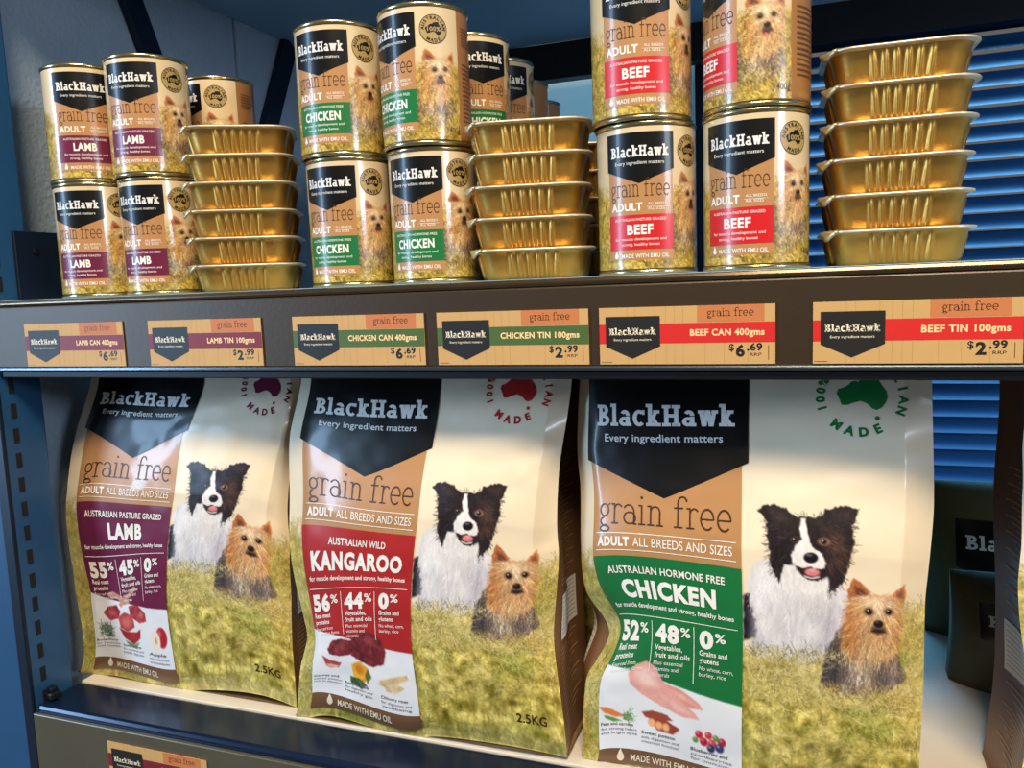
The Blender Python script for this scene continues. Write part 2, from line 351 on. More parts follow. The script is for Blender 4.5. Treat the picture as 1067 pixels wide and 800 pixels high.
def grass(p, X, Y, seed, gold=0.):
    n1 = fbm(X*.045, Y*.055, seed, 4); n2 = fbm(X*.11, Y*.13, seed+5, 4); n3 = fbm(X*.5, Y*.25, seed+8, 3)
    c = np.array([206, 184, 96])*(1-n1[..., None])+np.array([164, 150, 58])*n1[..., None]
    c = c+(np.clip((n2-.5)*3, -1, 1))[..., None]*np.array([78, 74, 60])
    g = np.clip((fbm(X*.03+9, Y*.04, seed+11, 3)-.50)*5, 0, 1)[..., None]; c = c*(1-.55*g)+np.array([128, 138, 46])*.55*g
    y = np.clip((fbm(X*.025+31, Y*.035, seed+17, 3)-.52)*5, 0, 1)[..., None]; c = c*(1-.5*y)+np.array([236, 222, 150])*.5*y
    c = c*(1+.22*(n3-.5)[..., None]*2)
    if gold: c = c*(1-gold)+np.array([204, 168, 62])*(.30+1.1*n2)[..., None]*gold
    return np.clip(c, 0, 255)

def paint_bag_front():
    a = np.arange(-4, 277, .5); b = np.arange(14, 430, .5); A, B = np.meshgrid(a, b)
    p = Paint(A, B)
    t = np.clip((B-60)/200, 0, 1)[..., None]
    sky = np.array([224, 212, 190])*(1-t)+np.array([240, 222, 190])*t
    sky = sky*(1+.03*(fbm(A*.02, B*.03, 3, 3)-.5)[..., None]*2); p.C = sky
    hor = np.interp(A, [-4, 10, 60, 150, 200, 240, 256, 276], [222, 236, 285, 297, 292, 268, 252, 242])
    m = np.clip((B-hor+6*(fbm(A*.12, B*.12, 5, 3)-.5)*2)/10, 0, 1)
    p.put(m, grass(p, A, B, 40))
    K = Paint((A-128)/.2104, (B-161)/.212); K.C = p.C
    # soft grass haze behind the dogs
    paint_collie(K); paint_yorkie(K); p.C = K.C
    straw = [(224, 206, 142), (206, 184, 110), (178, 158, 84), (238, 224, 172), (150, 140, 66), (190, 168, 96)]
    ybody = [(212, 268), (204, 285), (197, 303), (195, 318), (212, 323), (229, 325), (246, 319), (259, 311), (256, 288)]
    def clear(x, y): return float(sdf(np.array([x+1.]), np.array([y-5.]), ybody)[0]) > 1
    p.strokes(1900, (138, 272), (302, 340), 9, (75, 45), 1, straw, 21, .7, clear)
    p.strokes(300, (144, 215), (290, 306), 8, (80, 35), 1, [(206, 190, 130), (90, 84, 60), (226, 210, 160)], 22, .7, lambda x, y: y > 297-.04*(x-140))
    p.strokes(120, (196, 260), (322, 332), 12, (65, 50), 1, [(212, 180, 104), (190, 156, 84), (120, 96, 52)], 23, .75)
    p.strokes(300, (254, 272), (250, 312), 9, (60, 30), 1, straw, 24, .7, clear)
    p.strokes(900, (-2, 14), (228, 420), 9, (80, 30), 1, straw+[(120, 124, 48)], 25, .55)
    # out-of-focus meadow at the foot
    p.strokes(700, (0, 272), (318, 424), 10, (80, 60), 2, [(110, 104, 40), (92, 92, 34), (132, 118, 52)], 27, .30)
    p.strokes(500, (140, 272), (312, 380), 12, (75, 50), 1, [(240, 226, 170), (228, 208, 140)], 28, .5, clear)
    p.strokes(500, (0, 272), (335, 422), 12, (80, 60), 2, [(196, 180, 96), (150, 148, 60), (128, 132, 52), (220, 206, 130)], 26, .25)
    return a, b, p.C
def paint_can():
    # a from -46 to 61, b from 0 to 109
    a = np.arange(-47, 62, .5); b = np.arange(0, 110, .5); A, B = np.meshgrid(a, b); p = Paint(A, B)
    p.C = np.ones(A.shape+(3,))*np.array([216, 196, 158])
    hor = np.interp(A, [-47, -30, 24, 30, 44, 61], [36, 50, 50, 44, 42, 47]); m = np.clip((B-hor+5*(fbm(A*.3, B*.3, 6, 3)-.5)*2)/6, 0, 1)
    p.put(m, grass(p, A*2.5, B*2.5, 60, .75))
    K = Paint((A-42.5)/.132+510, (B-36)/.132+335); K.C = p.C; paint_yorkie(K, True, True); p.C = K.C
    st = [(222, 192, 100), (190, 154, 58), (130, 104, 34), (84, 70, 22), (232, 212, 140)]
    p.strokes(700, (-47, 61), (88, 106), 6, (65, 40), 1, st, 31, .75)
    p.strokes(500, (-47, -22), (48, 100), 5, (80, 40), 1, st, 32, .55); p.strokes(260, (24, 34), (50, 100), 5, (80, 40), 1, st, 33, .5); p.strokes(260, (50, 61), (50, 100), 5, (80, 40), 1, st, 34, .5)
    return a, b, p.C

def colour_patch(name, a, b, raster, a0, a1, b0, b1, da, surf, layer, m, parent=None):
    na = int(round((a1-a0)/da)); nb = int(round((b1-b0)/da))
    ga = np.linspace(a0, a1, na+1); gb = np.linspace(b0, b1, nb+1); A, B = np.meshgrid(ga, gb)
    P = surf(A.ravel(), B.ravel(), layer)
    i = np.arange(nb)[:, None]*(na+1)+np.arange(na)[None, :]; i = i.ravel()
    Fc = np.stack([i, i+na+1, i+na+2, i+1], 1)
    me = bpy.data.meshes.new(name)
    me.vertices.add(len(P)); me.vertices.foreach_set('co', P.astype(np.float32).ravel())
    me.loops.add(4*len(Fc)); me.loops.foreach_set('vertex_index', Fc.astype(np.int32).ravel())
    me.polygons.add(len(Fc)); me.polygons.foreach_set('loop_start', np.arange(0, 4*len(Fc), 4, dtype=np.int32))
    me.update(calc_edges=True); me.polygons.foreach_set('use_smooth', [True]*len(Fc))
    fx = np.clip((A-a[0])/(a[1]-a[0]), 0, len(a)-1.001); fy = np.clip((B-b[0])/(b[1]-b[0]), 0, len(b)-1.001)
    xi = fx.astype(int); yi = fy.astype(int); fx = (fx-xi)[..., None]; fy = (fy-yi)[..., None]
    c = (raster[yi, xi]*(1-fx)+raster[yi, xi+1]*fx)*(1-fy)+(raster[yi+1, xi]*(1-fx)+raster[yi+1, xi+1]*fx)*fy
    at = me.color_attributes.new('Col', 'FLOAT_COLOR', 'POINT')
    cc = np.ones((c.shape[0]*c.shape[1], 4), np.float32); cc[:, :3] = lin(c.reshape(-1, 3)); at.data.foreach_set('color', cc.ravel())
    me.materials.append(m)
    return newobj(name, me, parent) if parent is not None else me

AUS = [(-1, -.12), (-.93, -.3), (-.72, -.38), (-.55, -.5), (-.42, -.66), (-.22, -.72), (-.16, -.62), (-.05, -.82), (.12, -.9), (.28, -.82), (.22, -.64), (.4, -.5), (.48, -.62), (.52, -.92), (.6, -.98), (.68, -.68), (.8, -.46), (.96, -.22), (1, .06), (.92, .34), (.78, .56), (.58, .68), (.4, .6), (.3, .46), (.16, .34), (-.06, .26), (-.36, .36), (-.56, .46), (-.8, .46), (-.86, .24)]

# ------------------------------------------------------------------ materials
M_POST = mat('blue_painted_steel', (36, 80, 122), .34, .1, .08, 30, .08, 400)
M_BRACK = mat('navy_painted_steel', (16, 30, 50), .4, .3, .08, 40)
M_BLACK = mat('black_steel', (9, 11, 16), .5, .2, .08, 40)
M_SLOT = mat('slot_shadow', (6, 8, 12), .8)
M_WALL = mat('rough_plaster', (158, 176, 194), .8, 0, .10, 25, .9, 160)
M_SHELFW = mat('white_shelf_laminate', (216, 208, 196), .45, 0, .03, 20)
M_UNDER = mat('pale_blue_shelf', (136, 172, 200), .5, 0, .04, 10)
M_RAIL = mat('bronze_rail', (62, 49, 34), .40, .3, .10, 18, .05, 300)
M_RAIL2 = mat('steel_rail', (104, 100, 84), .34, .5, .14, 14, .06, 300)
M_CHROME = mat('polished_edge', (150, 165, 180), .18, .9, .04)
M_TRAYLIP = mat('blue_shelf_lip', (18, 34, 62), .22, .3, .05, 30)
M_SLAT = mat('blue_slat', (22, 78, 132), .45, 0, .04, 20)
M_PANE = mat('window_glass_sky', (60, 110, 170), .1)
M_GOLD = mat('gold_foil', (196, 150, 70), .38, .8, .08, 60, .10, 240)
M_GOLD_IN = mat('foil_lid', (196, 180, 140), .38, .7, .06, 90, .12, 300)
M_FOILRIM = mat('pale_foil_rim', (226, 214, 186), .34, .55, .04)
M_TIN = mat('tin_rim', (196, 184, 142), .22, .95, .05)
M_TINLID = mat('tin_lid', (168, 164, 150), .3, .95, .05)
M_CAN = mat('tan_can_label', (158, 110, 62), .34, 0, .03, 30, coat=.8)
M_CANPHOTO = attr_mat('can_photo_print', .34, .8)
M_BAGPHOTO = attr_mat('bag_photo_print', .36, .25)
M_INK = mat('black_print', (12, 12, 13), .34, 0, .05, 30, coat=.2, spec=.3)
M_TAN = mat('tan_print', (180, 132, 84), .36, 0, .03, 30, coat=.45)
M_WHITE = mat('white_print', (242, 238, 230), .4)
M_CREAM = mat('cream_print', (240, 228, 200), .4)
M_SILVER = mat('silver_print', (226, 226, 224), .4)
M_BROWNINK = mat('dark_brown_print', (62, 34, 22), .4)
M_GREYINK = mat('grey_print', (110, 112, 120), .5)
M_STRIP = mat('brown_foot_print', (118, 84, 58), .36, 0, .04)
M_GUSSET = mat('brown_gusset_film', (124, 88, 58), .38, 0, .06, 40, coat=.15)
M_BACKFILM = mat('bag_back_film', (120, 92, 60), .5, 0, .06, 40)
FLAV = {'chicken': mat('green_flavour_print', (22, 112, 58), .34, 0, .03, 30, coat=.2), 'kangaroo': mat('red_flavour_print', (172, 36, 38), .34, 0, .03, 30, coat=.2),
        'lamb': mat('plum_flavour_print', (106, 26, 62), .34, 0, .03, 30, coat=.2), 'beef': mat('scarlet_flavour_print', (204, 28, 34), .34, 0, .03, 30, coat=.2)}
M_TWOOD = mat('ticket_paper', (196, 156, 98), .6, 0, .05, 60)
M_TLINE = mat('ticket_plank_line', (176, 136, 84), .6)
M_TAB = mat('ticket_orange_tab', (192, 116, 66), .6, 0, .03)
M_TINK = mat('ticket_black', (26, 24, 22), .5)
TBAND = {'lamb': mat('ticket_maroon', (118, 24, 36), .5), 'chicken': mat('ticket_green', (70, 96, 44), .5), 'beef': mat('ticket_red', (206, 34, 30), .5)}

# ------------------------------------------------------------------ the setting
WX = -.775
wl = struct(newobj('wall_left', boxmesh('wall_left', WX-.06, WX-.012, .05, .95, -.9, 1.0, mat('wall_joint', (60, 66, 74), .9))))
for y0, y1 in ((.05, .462), (.468, .95)):
    box('wall_panel', WX-.012, WX, y0, y1, -.9, 1.0, M_WALL, wl, .003)
BACKY = .875
wb = struct(box('wall_back', WX, -.50, BACKY, BACKY+.05, -.9, 1.0, mat('pale_back_wall', (176, 190, 200), .7, 0, .05, 12, .3, 120)))
w2 = struct(newobj('window_2', boxmesh('window_2', -.50, -.47, BACKY, BACKY+.05, -.9, 1.0, M_BRACK)))
_fm = bpy.data.materials.new('frosted_glass'); _fm.use_nodes = True; _nt = _fm.node_tree; _b = _nt.nodes['Principled BSDF']
_b.inputs['Base Color'].default_value = L4((196, 204, 206)); _b.inputs['Roughness'].default_value = .6
_tr = _nt.nodes.new('ShaderNodeBsdfTranslucent'); _tr.inputs[0].default_value = (.8, .78, .72, 1); _mx = _nt.nodes.new('ShaderNodeMixShader'); _mx.inputs[0].default_value = .55
_nt.links.new(_b.outputs[0], _mx.inputs[1]); _nt.links.new(_tr.outputs[0], _mx.inputs[2]); _nt.links.new(_mx.outputs[0], _nt.nodes['Material Output'].inputs[0])
box('frosted_pane', -.47, -.16, BACKY+.02, BACKY+.024, -.1, .9, _fm, w2); box('lower_panel', -.47, -.16, BACKY+.01, BACKY+.04, -.9, -.1, M_BRACK, w2)
wn = struct(newobj('window_1', boxmesh('window_1', -.16, -.09, BACKY, BACKY+.05, -.9, .9, M_BRACK)))
box('window_sill', -.09, 1.1, BACKY, BACKY+.06, -.52, -.47, M_BRACK, wn)
box('window_head', -.09, 1.1, BACKY, BACKY+.05, .62, .7, M_BRACK, wn)
bl = thing('venetian_blind', 'blue venetian blind with many narrow slats hanging behind the shelves', 'blind', (.45, .855, -.50))
SLP = .0262
bm = bmesh.new()
sw, ns = .030, 7
prof = []
for k in range(ns):
    u = k/(ns-1)-.5; prof.append((u*sw, -.10*sw*(4*u*u)))
tl = math.radians(54)
ct, st_ = math.cos(tl), math.sin(tl)
V = []
for x in (-.55, .55):
    for (u, h) in prof: V.append((x, -u*ct+h*st_, -u*st_-h*ct))
    for (u, h) in prof: V.append((x, -u*ct+h*st_-.0006*st_, -u*st_-h*ct-.0006*ct))
n2 = 2*ns
Fc = [(k, k+1, n2+k+1, n2+k) for k in range(ns-1)]+[(ns+k, n2+ns+k, n2+ns+k+1, ns+k+1) for k in range(ns-1)]
slat_me = mesh('slat', V, Fc, M_SLAT, True)
for i in range(33): newobj('slat', slat_me, bl, (0, 0, .02+i*SLP))
box('bottom_rail', -.55, .55, -.012, .012, -.012, .006, M_SLAT, bl, .002)
box('head_rail', -.55, .55, -.02, .02, .87, .91, M_SLAT, bl, .002)
for x in (-.4, 0., .4): box('ladder_cord', x-.0008, x+.0008, -.018, -.0165, 0, .88, M_SLAT, bl)

up = thing('shelf_upright', 'blue slotted steel upright post at the left end of the shelves', 'post', (-.766, .02, -.9))
box('post', -.034, .033, -.022, .027, 0, 1.85, M_POST, up, .002)
box('front_flange', .020, .0335, -.0245, -.020, 0, 1.85, M_BRACK, up, .001)
sl = boxmesh('slot', -.0004, .0006, -.003, .003, -.0075, .0075, M_SLOT)
for i in range(70): newobj('slot', sl, up, (.033, -.008, .03+i*.0255))
br = thing('wall_brace', 'dark v-shaped steel brace bolted to the plaster side wall', 'brace', (WX+.006, .408, .03))
def bar(name, p0, p1, w_, t, m, parent):
    p0 = Vector(p0); p1 = Vector(p1); d = (p1-p0); L_ = d.length; me = boxmesh(name, -t/2, t/2, -w_/2, w_/2, 0, L_, m, .0015)
    o = newobj(name, me, parent, p0); o.rotation_euler = d.to_track_quat('Z', 'X').to_euler()
    o.rotation_euler = (-math.atan2(d.y, d.z), 0, 0); return o
bar('brace_bar', (0, .0, 0), (0, -.175, .40), .034, .010, M_BRACK, br)
bar('brace_bar', (0, .0, 0), (0, .185, .375), .034, .010, M_BRACK, br)

tp = thing('top_shelf', 'pale blue underside of the topmost shelf with a black rear beam', 'shelf', (0, .4, .405))
box('board', WX+.001, 1.0, -.345, .40, .002, .020, M_UNDER, tp, .001)
box('front_board', -.7315, 1.0, -.385, -.3452, .002, .020, M_UNDER, tp, .001)
box('rear_beam', WX+.001, 1.0, .395, .425, -.058, .001, M_BLACK, tp, .001)
box('front_edge', WX+.05, 1.0, -.392, -.386, -.03, .03, M_RAIL, tp, .001)

SZ = .0061      # top of the middle shelf
RH = .0597
ms = thing('middle_shelf', 'middle shelf carrying the cans and foil trays, bronze price rail in front', 'shelf', (0, .3, SZ))
box('board', -.728, .75, -.294, .28, -.014, 0, M_UNDER, ms, .001)
box('price_rail', -.730, .75, -.302, -.2965, -SZ-RH, -SZ-.0005, M_RAIL, ms, .0012)
box('front_lip', -.730, .75, -.302, -.289, -SZ-.0005, -.0005, mat('bronze_lip', (96, 80, 62), .22, .75), ms, .0025)
box('rail_bead', -.7305, .75, -.3045, -.2965, -SZ-RH-.0030, -SZ-RH+.0006, mat('bead_steel', (96, 104, 112), .25, .85), ms, .0012)
box('under_lip', -.728, .75, -.2995, -.288, -SZ-RH-.010, -SZ-RH-.0036, M_BLACK, ms, .001)
sb = thing('shelf_bracket', 'dark navy end plate beside the leftmost cans', 'bracket', (-.7305, .05, SZ-.05))
box('plate', -.002, .0018, -.02, .06, 0, .12, M_BRACK, sb, .001)
for z in (.02, .10): box('bolt', .0018, .0034, .0, .006, z-.003, z+.003, M_BLACK, sb, .001)

BZ = -.4125
ls = thing('lower_shelf', 'lower white shelf holding the big food bags, dark blue front lip', 'shelf', (0, .35, BZ))
box('board', -.728, .75, -.297, .40, -.016, 0, M_SHELFW, ls, .001)
box('front_lip', -.730, .75, -.352, -.2975, -.016, -.0004, M_TRAYLIP, ls, .004)
box('price_rail', -.731, .75, -.356, -.3515, -.072, -.008, M_RAIL2, ls, .0012)
box('rail_bead', -.7315, .75, -.359, -.3515, -.078, -.0725, M_CHROME, ls, .0012)
sb = thing('shelf_clip', 'small black clip on the end of the lower shelf by the upright', 'clip', (-.722, .012, BZ+.0012))
box('clip_body', -.006, .006, -.006, .006, 0, .008, M_BLACK, sb, .002); box('clip_head', -.004, .004, -.004, .004, .008, .013, M_BRACK, sb, .001)

# ------------------------------------------------------------------ cans
CR, CH = .0366, .109
can_art = paint_can()
def can_surf(A, B, layer):
    r = CR+.00025+layer*.00012; t = A/36.6
    # zero angle faces -Y; a grows to the viewer's right
    return np.stack([r*np.sin(t), -r*np.cos(t), CH-B/1000.], 1)
BREEDS = ('ALL BREEDS', 'ALL SIZES')
def build_can(flav):
    root = thing('food_can', '', 'can')
    nm = {'lamb': 'LAMB', 'chicken': 'CHICKEN', 'beef': 'BEEF'}[flav]
    top_line = 'AUSTRALIAN HORMONE FREE' if flav == 'chicken' else 'AUSTRALIAN PASTURE GRAZED'
    h = CH
    prof = [(CR-.0010, .0035), (CR-.0002, .0042), (CR, .0055)]
    for k in range(1, 30):
        z = .0055+(h-.011)*k/30; prof.append((CR+(.00012*math.sin(k*1.9) if 6 < k < 24 else 0), z))
    prof += [(CR, h-.0055), (CR-.0002, h-.0042), (CR-.0010, h-.0035)]
    newobj('can_body', lathe('can_body', prof, M_CAN), root)
    newobj('top_rim', lathe('top_rim', [(CR-.0014, h-.0042), (CR+.0004, h-.0034), (CR+.0010, h-.0022), (CR+.0008, h-.0006), (CR-.0002, h), (CR-.0016, h-.0006), (CR-.0022, h-.004)], M_TIN), root)
    newobj('bottom_rim', lathe('bottom_rim', [(CR-.0022, .004), (CR-.0016, .0006), (CR-.0002, 0), (CR+.0008, .0006), (CR+.0010, .0022), (CR+.0004, .0034), (CR-.0014, .0042)], M_TIN), root)
    lid = newobj('lid', lathe('lid', [(CR-.0020, h-.004), (CR-.005, h-.0042), (CR-.006, h-.0034), (.012, h-.0034), (.0001, h-.0034)], M_TINLID), root)
    newobj('pull_ring', lathe('pull_ring', [(.007, h-.0030), (.0088, h-.0022), (.0105, h-.0030), (.0088, h-.0033)], M_TINLID, 24), lid)
    newobj('base', lathe('base', [(CR-.0020, .004), (CR-.006, .0045), (.0001, .0045)], M_TINLID), root)
    colour_patch('photo_print', *can_art, -46, 61, 4.2, 104.8, .9, can_surf, 0, M_CANPHOTO, root)
    c = (2.5, 0)
    p = Art().rect(-24.5, 30, 24.5, 98.5); pan = emit('tan_panel', p, can_surf, 1.2, M_TAN, root, c)
    t = Art().text('grain free', 0, 53, 12.5, 44, 'c', glyphs=SLAB_THIN); emit('grain_free_lettering', t, can_surf, 2.6, M_BROWNINK, pan, c)
    t = Art().text('ADULT', -22, 63, 5.2, 24, bold=.03)
    t.text(BREEDS[0], 6, 59.6, 1.9, 14).text(BREEDS[1], 6, 63, 1.9, 12).rect(5, 60.7, 21, 60.95)
    emit('breed_lettering', t, can_surf, 2.6, M_WHITE, pan, c); t = Art()
    t.text('MADE WITH EMU OIL', -14, 97, 2.9, 35, bold=.01).disc(-18.5, 95.6, 1.7).poly([(-20, 95), (-17, 95), (-18.5, 91.2)])
    emit('emu_oil_lettering', t, can_surf, 2.6, M_WHITE, pan, c)
    band = emit('flavour_band', Art().rect(-24.5, 66, 24.5, 91), can_surf, 2.6, FLAV[flav], root, c)
    t = Art().text(top_line, 0, 70.4, 1.9, 38, 'c').text(nm, 0, 80, 6.6, {'lamb': 20, 'chicken': 33, 'beef': 19}[flav], 'c', bold=.035)
    t.text('for muscle development and', 0, 84.4, 2.0, 38, 'c').text('strong, healthy bones', 0, 88.2, 2.0, 28, 'c')
    emit('flavour_lettering', t, can_surf, 4, M_WHITE, band, c)
    lg = emit('brand_panel', Art().poly([(-25.5, 8), (25.5, 8), (25.5, 34), (0, 44), (-25.5, 34)]), can_surf, 2.6, M_INK, root, c)
    t = Art().text('BlackHawk', 0, 25, 7.6, 43, 'c', glyphs=SLAB_BOLD).text('Every ingredient matters', 0, 30.5, 2.4, 36, 'c'); emit('brand_lettering', t, can_surf, 4, M_SILVER, lg, c)
    se = emit('seal', Art().disc(40, 21, 10.5, 40), can_surf, 1.2, mat('seal_gold', (172, 146, 92), .4), root, c)
    t = Art().ring(40, 21, 10.6, 11.1).arctext('AUSTRALIAN', 40, 21, 8.6, 2.4, 0, 19).arctext('MADE', 40, 21, 8.6, 2.4, 180, 20, True).poly([(40+6.6*x, 21.3+6.0*y) for x, y in AUS])
    emit('seal_print', t, can_surf, 2.6, M_INK, se, c)
    emit('seal_lettering', Art().text('100%', 40.3, 22.6, 3.2, 10.5, 'c', bold=.03), can_surf, 4, mat('seal_gold', (172, 146, 92)), se, c)
    emit('weight_lettering', Art().text('400g', 50, 99, 4, 10), can_surf, 1.4, M_BROWNINK, root, c)
    t = Art()
    for k in range(6): t.rect(66, 16+2.6*k, 84-3*(k % 3), 16.9+2.6*k)
    for k in range(14): t.rect(66, 44+3.4*k, 100-5*(k % 4), 45.1+3.4*k)
    emit('side_fine_print', t, can_surf, .4, mat('fine_print_brown', (98, 62, 36), .5), root, c)
    return root
CANP = {k: build_can(k) for k in ('lamb', 'chicken', 'beef')}
_used = set()
def place_can(flav, X, Y, tier, rel, label, group):
    o = CANP[flav] if flav not in _used else copy_tree(CANP[flav]); _used.add(flav)
    o.location = (X, Y, SZ+tier*(CH+.0001)); psi = math.atan2(CAM[1]-Y, CAM[0]-X)
    o.rotation_euler = (0, 0, psi+math.radians(rel)+PI/2); o['label'] = label; o['category'] = 'can'; o['group'] = group; return o
G1, G2, G3 = 'lamb cans at the left of the shelf', 'chicken cans in the middle of the shelf', 'beef cans on the shelf'
def canx(px, py, Y): return hy(px, py, Y)[0]
place_can('lamb', -.6422, .0538, 0, -30, 'plum-banded lamb can at bottom left, leftmost can standing on the shelf', G1)
place_can('lamb', -.6435, .0545, 1, -6, 'plum-banded lamb can on top of the leftmost can, brand facing out', G1)
place_can('lamb', -.5662, .0600, 0, -36, 'plum-banded lamb can on the shelf just left of the foil tray stack', G1)
place_can('lamb', -.5675, .0570, 1, -26, 'plum-banded lamb can in the top tier just left of the foil tray stack', G1)
place_can('chicken', -.3574, .0625, 0, -32, 'green-banded chicken can on the shelf, left one of the front lower pair', G2)
place_can('chicken', -.3590, .0600, 1, -28, 'green-banded chicken can in the top tier, left one of the front pair', G2)
place_can('chicken', -.2739, .0579, 0, -28, 'green-banded chicken can on the shelf directly beside the foil trays', G2)
place_can('chicken', -.2745, .0540, 1, -50, 'green-banded chicken can in the top tier, dog picture facing front', G2)
place_can('beef', -.0915, .0494, 0, -8, 'red-banded beef can on the shelf, left one of the lower pair', G3)
place_can('beef', -.0935, .0470, 1, -6, 'red-banded beef can in the top tier, brand panel facing out, cut off above', G3)
place_can('beef', -.0112, .0453, 0, -20, 'red-banded beef can on the shelf beside the blue blind', G3)
place_can('beef', -.0105, .0440, 1, -58, 'red-banded beef can in the top tier, terrier picture facing front', G3)
# the rows behind
for tier in (0, 1):
    place_can('lamb', -.562, .150, tier, -66, ['lamb can standing under the second-row lamb can, hidden behind the front cans', 'lamb can of the second row, seal showing above the foil trays'][tier], G1)
back = [(-.271, .142, 18), (-.276, .228, 12), (-.288, .318, -125), (-.304, .420, -125)]
bl_lab = ['second chicken can from the front in the receding top row', 'third chicken can from the front in the receding top row',
          'fourth can of the receding top row, turned to its tan side', 'rearmost little can of the receding chicken row']
for (x, y, r), l in zip(back, bl_lab):
    for tier in (0, 1):
        place_can('chicken', x, y, tier, r, l if tier else l.replace('top row', 'lower row').replace('rearmost little can of', 'rearmost can on the shelf in').replace('receding chicken row', 'lower chicken row'), G2)

# ------------------------------------------------------------------ foil trays
TW, TD, TH = .0985, .0830, .0242
def rrect(hx_, hy_, r, n=10, straight=44):
    pts = []
    for (cx, cy, a0) in ((hx_-r, -hy_+r, -90), (hx_-r, hy_-r, 0), (-hx_+r, hy_-r, 90), (-hx_+r, -hy_+r, 180)):
        for k in range(n+1):
            a = math.radians(a0+90*k/n); pts.append((cx+r*math.cos(a), cy+r*math.sin(a)))
        # straight section to the next corner is filled below
    out = []; m = n+1
    for c in range(4):
        seg = pts[c*m:(c+1)*m]; nxt = pts[((c+1) % 4)*m]; out += [(p, None) for p in seg]; a = seg[-1]
        for k in range(1, straight): t = k/straight; out.append(((a[0]+(nxt[0]-a[0])*t, a[1]+(nxt[1]-a[1])*t), (c, t)))
    return out
def build_tray():
    root = thing('foil_tray', '', 'tray')
    hw, hd = TW/2-.0042, TD/2-.0042
    rows = [(0, -.0075), (.0006, -.0062), (.003, -.0052), (.008, -.0040), (.013, -.0028), (.018, -.0014), (.0208, -.0006), (.0218, 0)]
    V = []; n = None
    for z, ins in rows:
        R = rrect(hw+ins, hd+ins, .017+ins*.5); n = len(R)
        for (p, s) in R:
            x, y = p
            if s is not None and .0004 < z < .0215:
                c, t = s; nf = 6 if c in (1, 3) else 5
                # c: 0 right side, 1 back, 2 left, 3 front
                tt = (t-.5)*1.25+.5; ph = tt*nf; f = ph-math.floor(ph); hw_ = .17+.20*(1-z/TH)
                d = max(0., 1-abs(f-.5)/hw_) if 0 < tt < 1 else 0
                d = d*.0032*min(1, (.0215-z)/.004)
                nx, ny = ((1, 0), (0, 1), (-1, 0), (0, -1))[c]; x += nx*d; y += ny*d
            V.append((x, y, z))
    Fc = [tuple(range(n-1, -1, -1))]
    for i in range(len(rows)-1):
        for k in range(n): k2 = (k+1) % n; Fc.append((i*n+k, i*n+k2, (i+1)*n+k2, (i+1)*n+k))
    me = mesh('tray_body', V, Fc, M_GOLD, True); newobj('tray_body', me, root)
    # rolled rim
    V = []
    prof = [(0, .0214), (.0034, .0221), (.0041, .0223), (.0043, .0231), (.0038, .0237), (.0026, .0238), (0, .0236)]
    for o_, z in prof:
        R = rrect(hw+o_, hd+o_, .017+o_)
        for k, (p, s) in enumerate(R): V.append((p[0], p[1], z))
    Fc = []
    for i in range(len(prof)-1):
        for k in range(n): k2 = (k+1) % n; Fc.append((i*n+k, i*n+k2, (i+1)*n+k2, (i+1)*n+k))
    newobj('rim', mesh('rim', V, Fc, M_FOILRIM, True), root)
    R = rrect(hw+.003, hd+.003, .02)
    V = [(p[0], p[1], .0240) for p, s in R]+[(p[0], p[1], .0236) for p, s in R]
    Fc = [tuple(range(n)), tuple(range(2*n-1, n-1, -1))]+[(k, n+k, n+(k+1) % n, (k+1) % n) for k in range(n)]
    lid = newobj('foil_lid', mesh('foil_lid', V, Fc, M_GOLD_IN), root)
    # crumpled pull tab folded down at the front left corner
    V = []; Fc = []; na, nb = 9, 7
    for j in range(nb):
        for i in range(na):
            u = i/(na-1); v = j/(nb-1); ang = math.radians(186+48*u)
            rr = .0165+.0056*min(1, v*1.6)
            drop = .0006-.0105*max(0, v-.35)**1.1*(.25+.75*math.sin(PI*u))+.0007*math.sin(14*u+3*v) 
            cx, cy = -hw+.0165, -hd+.0165
            V.append((cx+rr*math.cos(ang)+.0006*math.sin(9*u+7*v), cy+rr*math.sin(ang)+.0006*math.cos(8*u+5*v), .0232+drop))
    for j in range(nb-1):
        for i in range(na-1): Fc.append((j*na+i, j*na+i+1, (j+1)*na+i+1, (j+1)*na+i))
    me = mesh('pull_tab', V, Fc, M_GOLD_IN, True); o = newobj('pull_tab', me, lid); md = o.modifiers.new('thick', 'SOLIDIFY'); md.thickness = .0003
    return root
TRAY = build_tray(); _tray = [False]
ORD = {6: ['lowest', 'second from the bottom', 'third from the bottom', 'fourth from the bottom', 'fifth from the bottom', 'topmost'],
       5: ['lowest', 'second from the bottom', 'middle one', 'fourth from the bottom', 'topmost']}
def tray_stack(X, Y, n, rot, where, group, jit=2.5):
    for k in range(n):
        o = TRAY if not _tray[0] else copy_tree(TRAY); _tray[0] = True
        o.location = (X+random.uniform(-.0012, .0012), Y+random.uniform(-.0012, .0012), SZ+k*TH+.0002)
        o.rotation_euler = (0, 0, math.radians(rot+random.uniform(-jit, jit)))
        o['label'] = 'gold foil tray, %s of the stack %s' % (ORD[n][k], where); o['group'] = group
tray_stack(-.4690, .0640, 6, 28, 'beside the lamb cans', 'foil trays beside the lamb cans')
tray_stack(-.1865, .0625, 5, 13, 'between the chicken and beef cans', 'foil trays between the chicken and beef cans')
tray_stack(-.166, .190, 5, 8, 'behind the chicken tray stack', 'foil trays in the second row')
tray_stack(.0810, .071, 6, 3, 'in front of the blue blind', 'foil trays at the right end', 1.5)

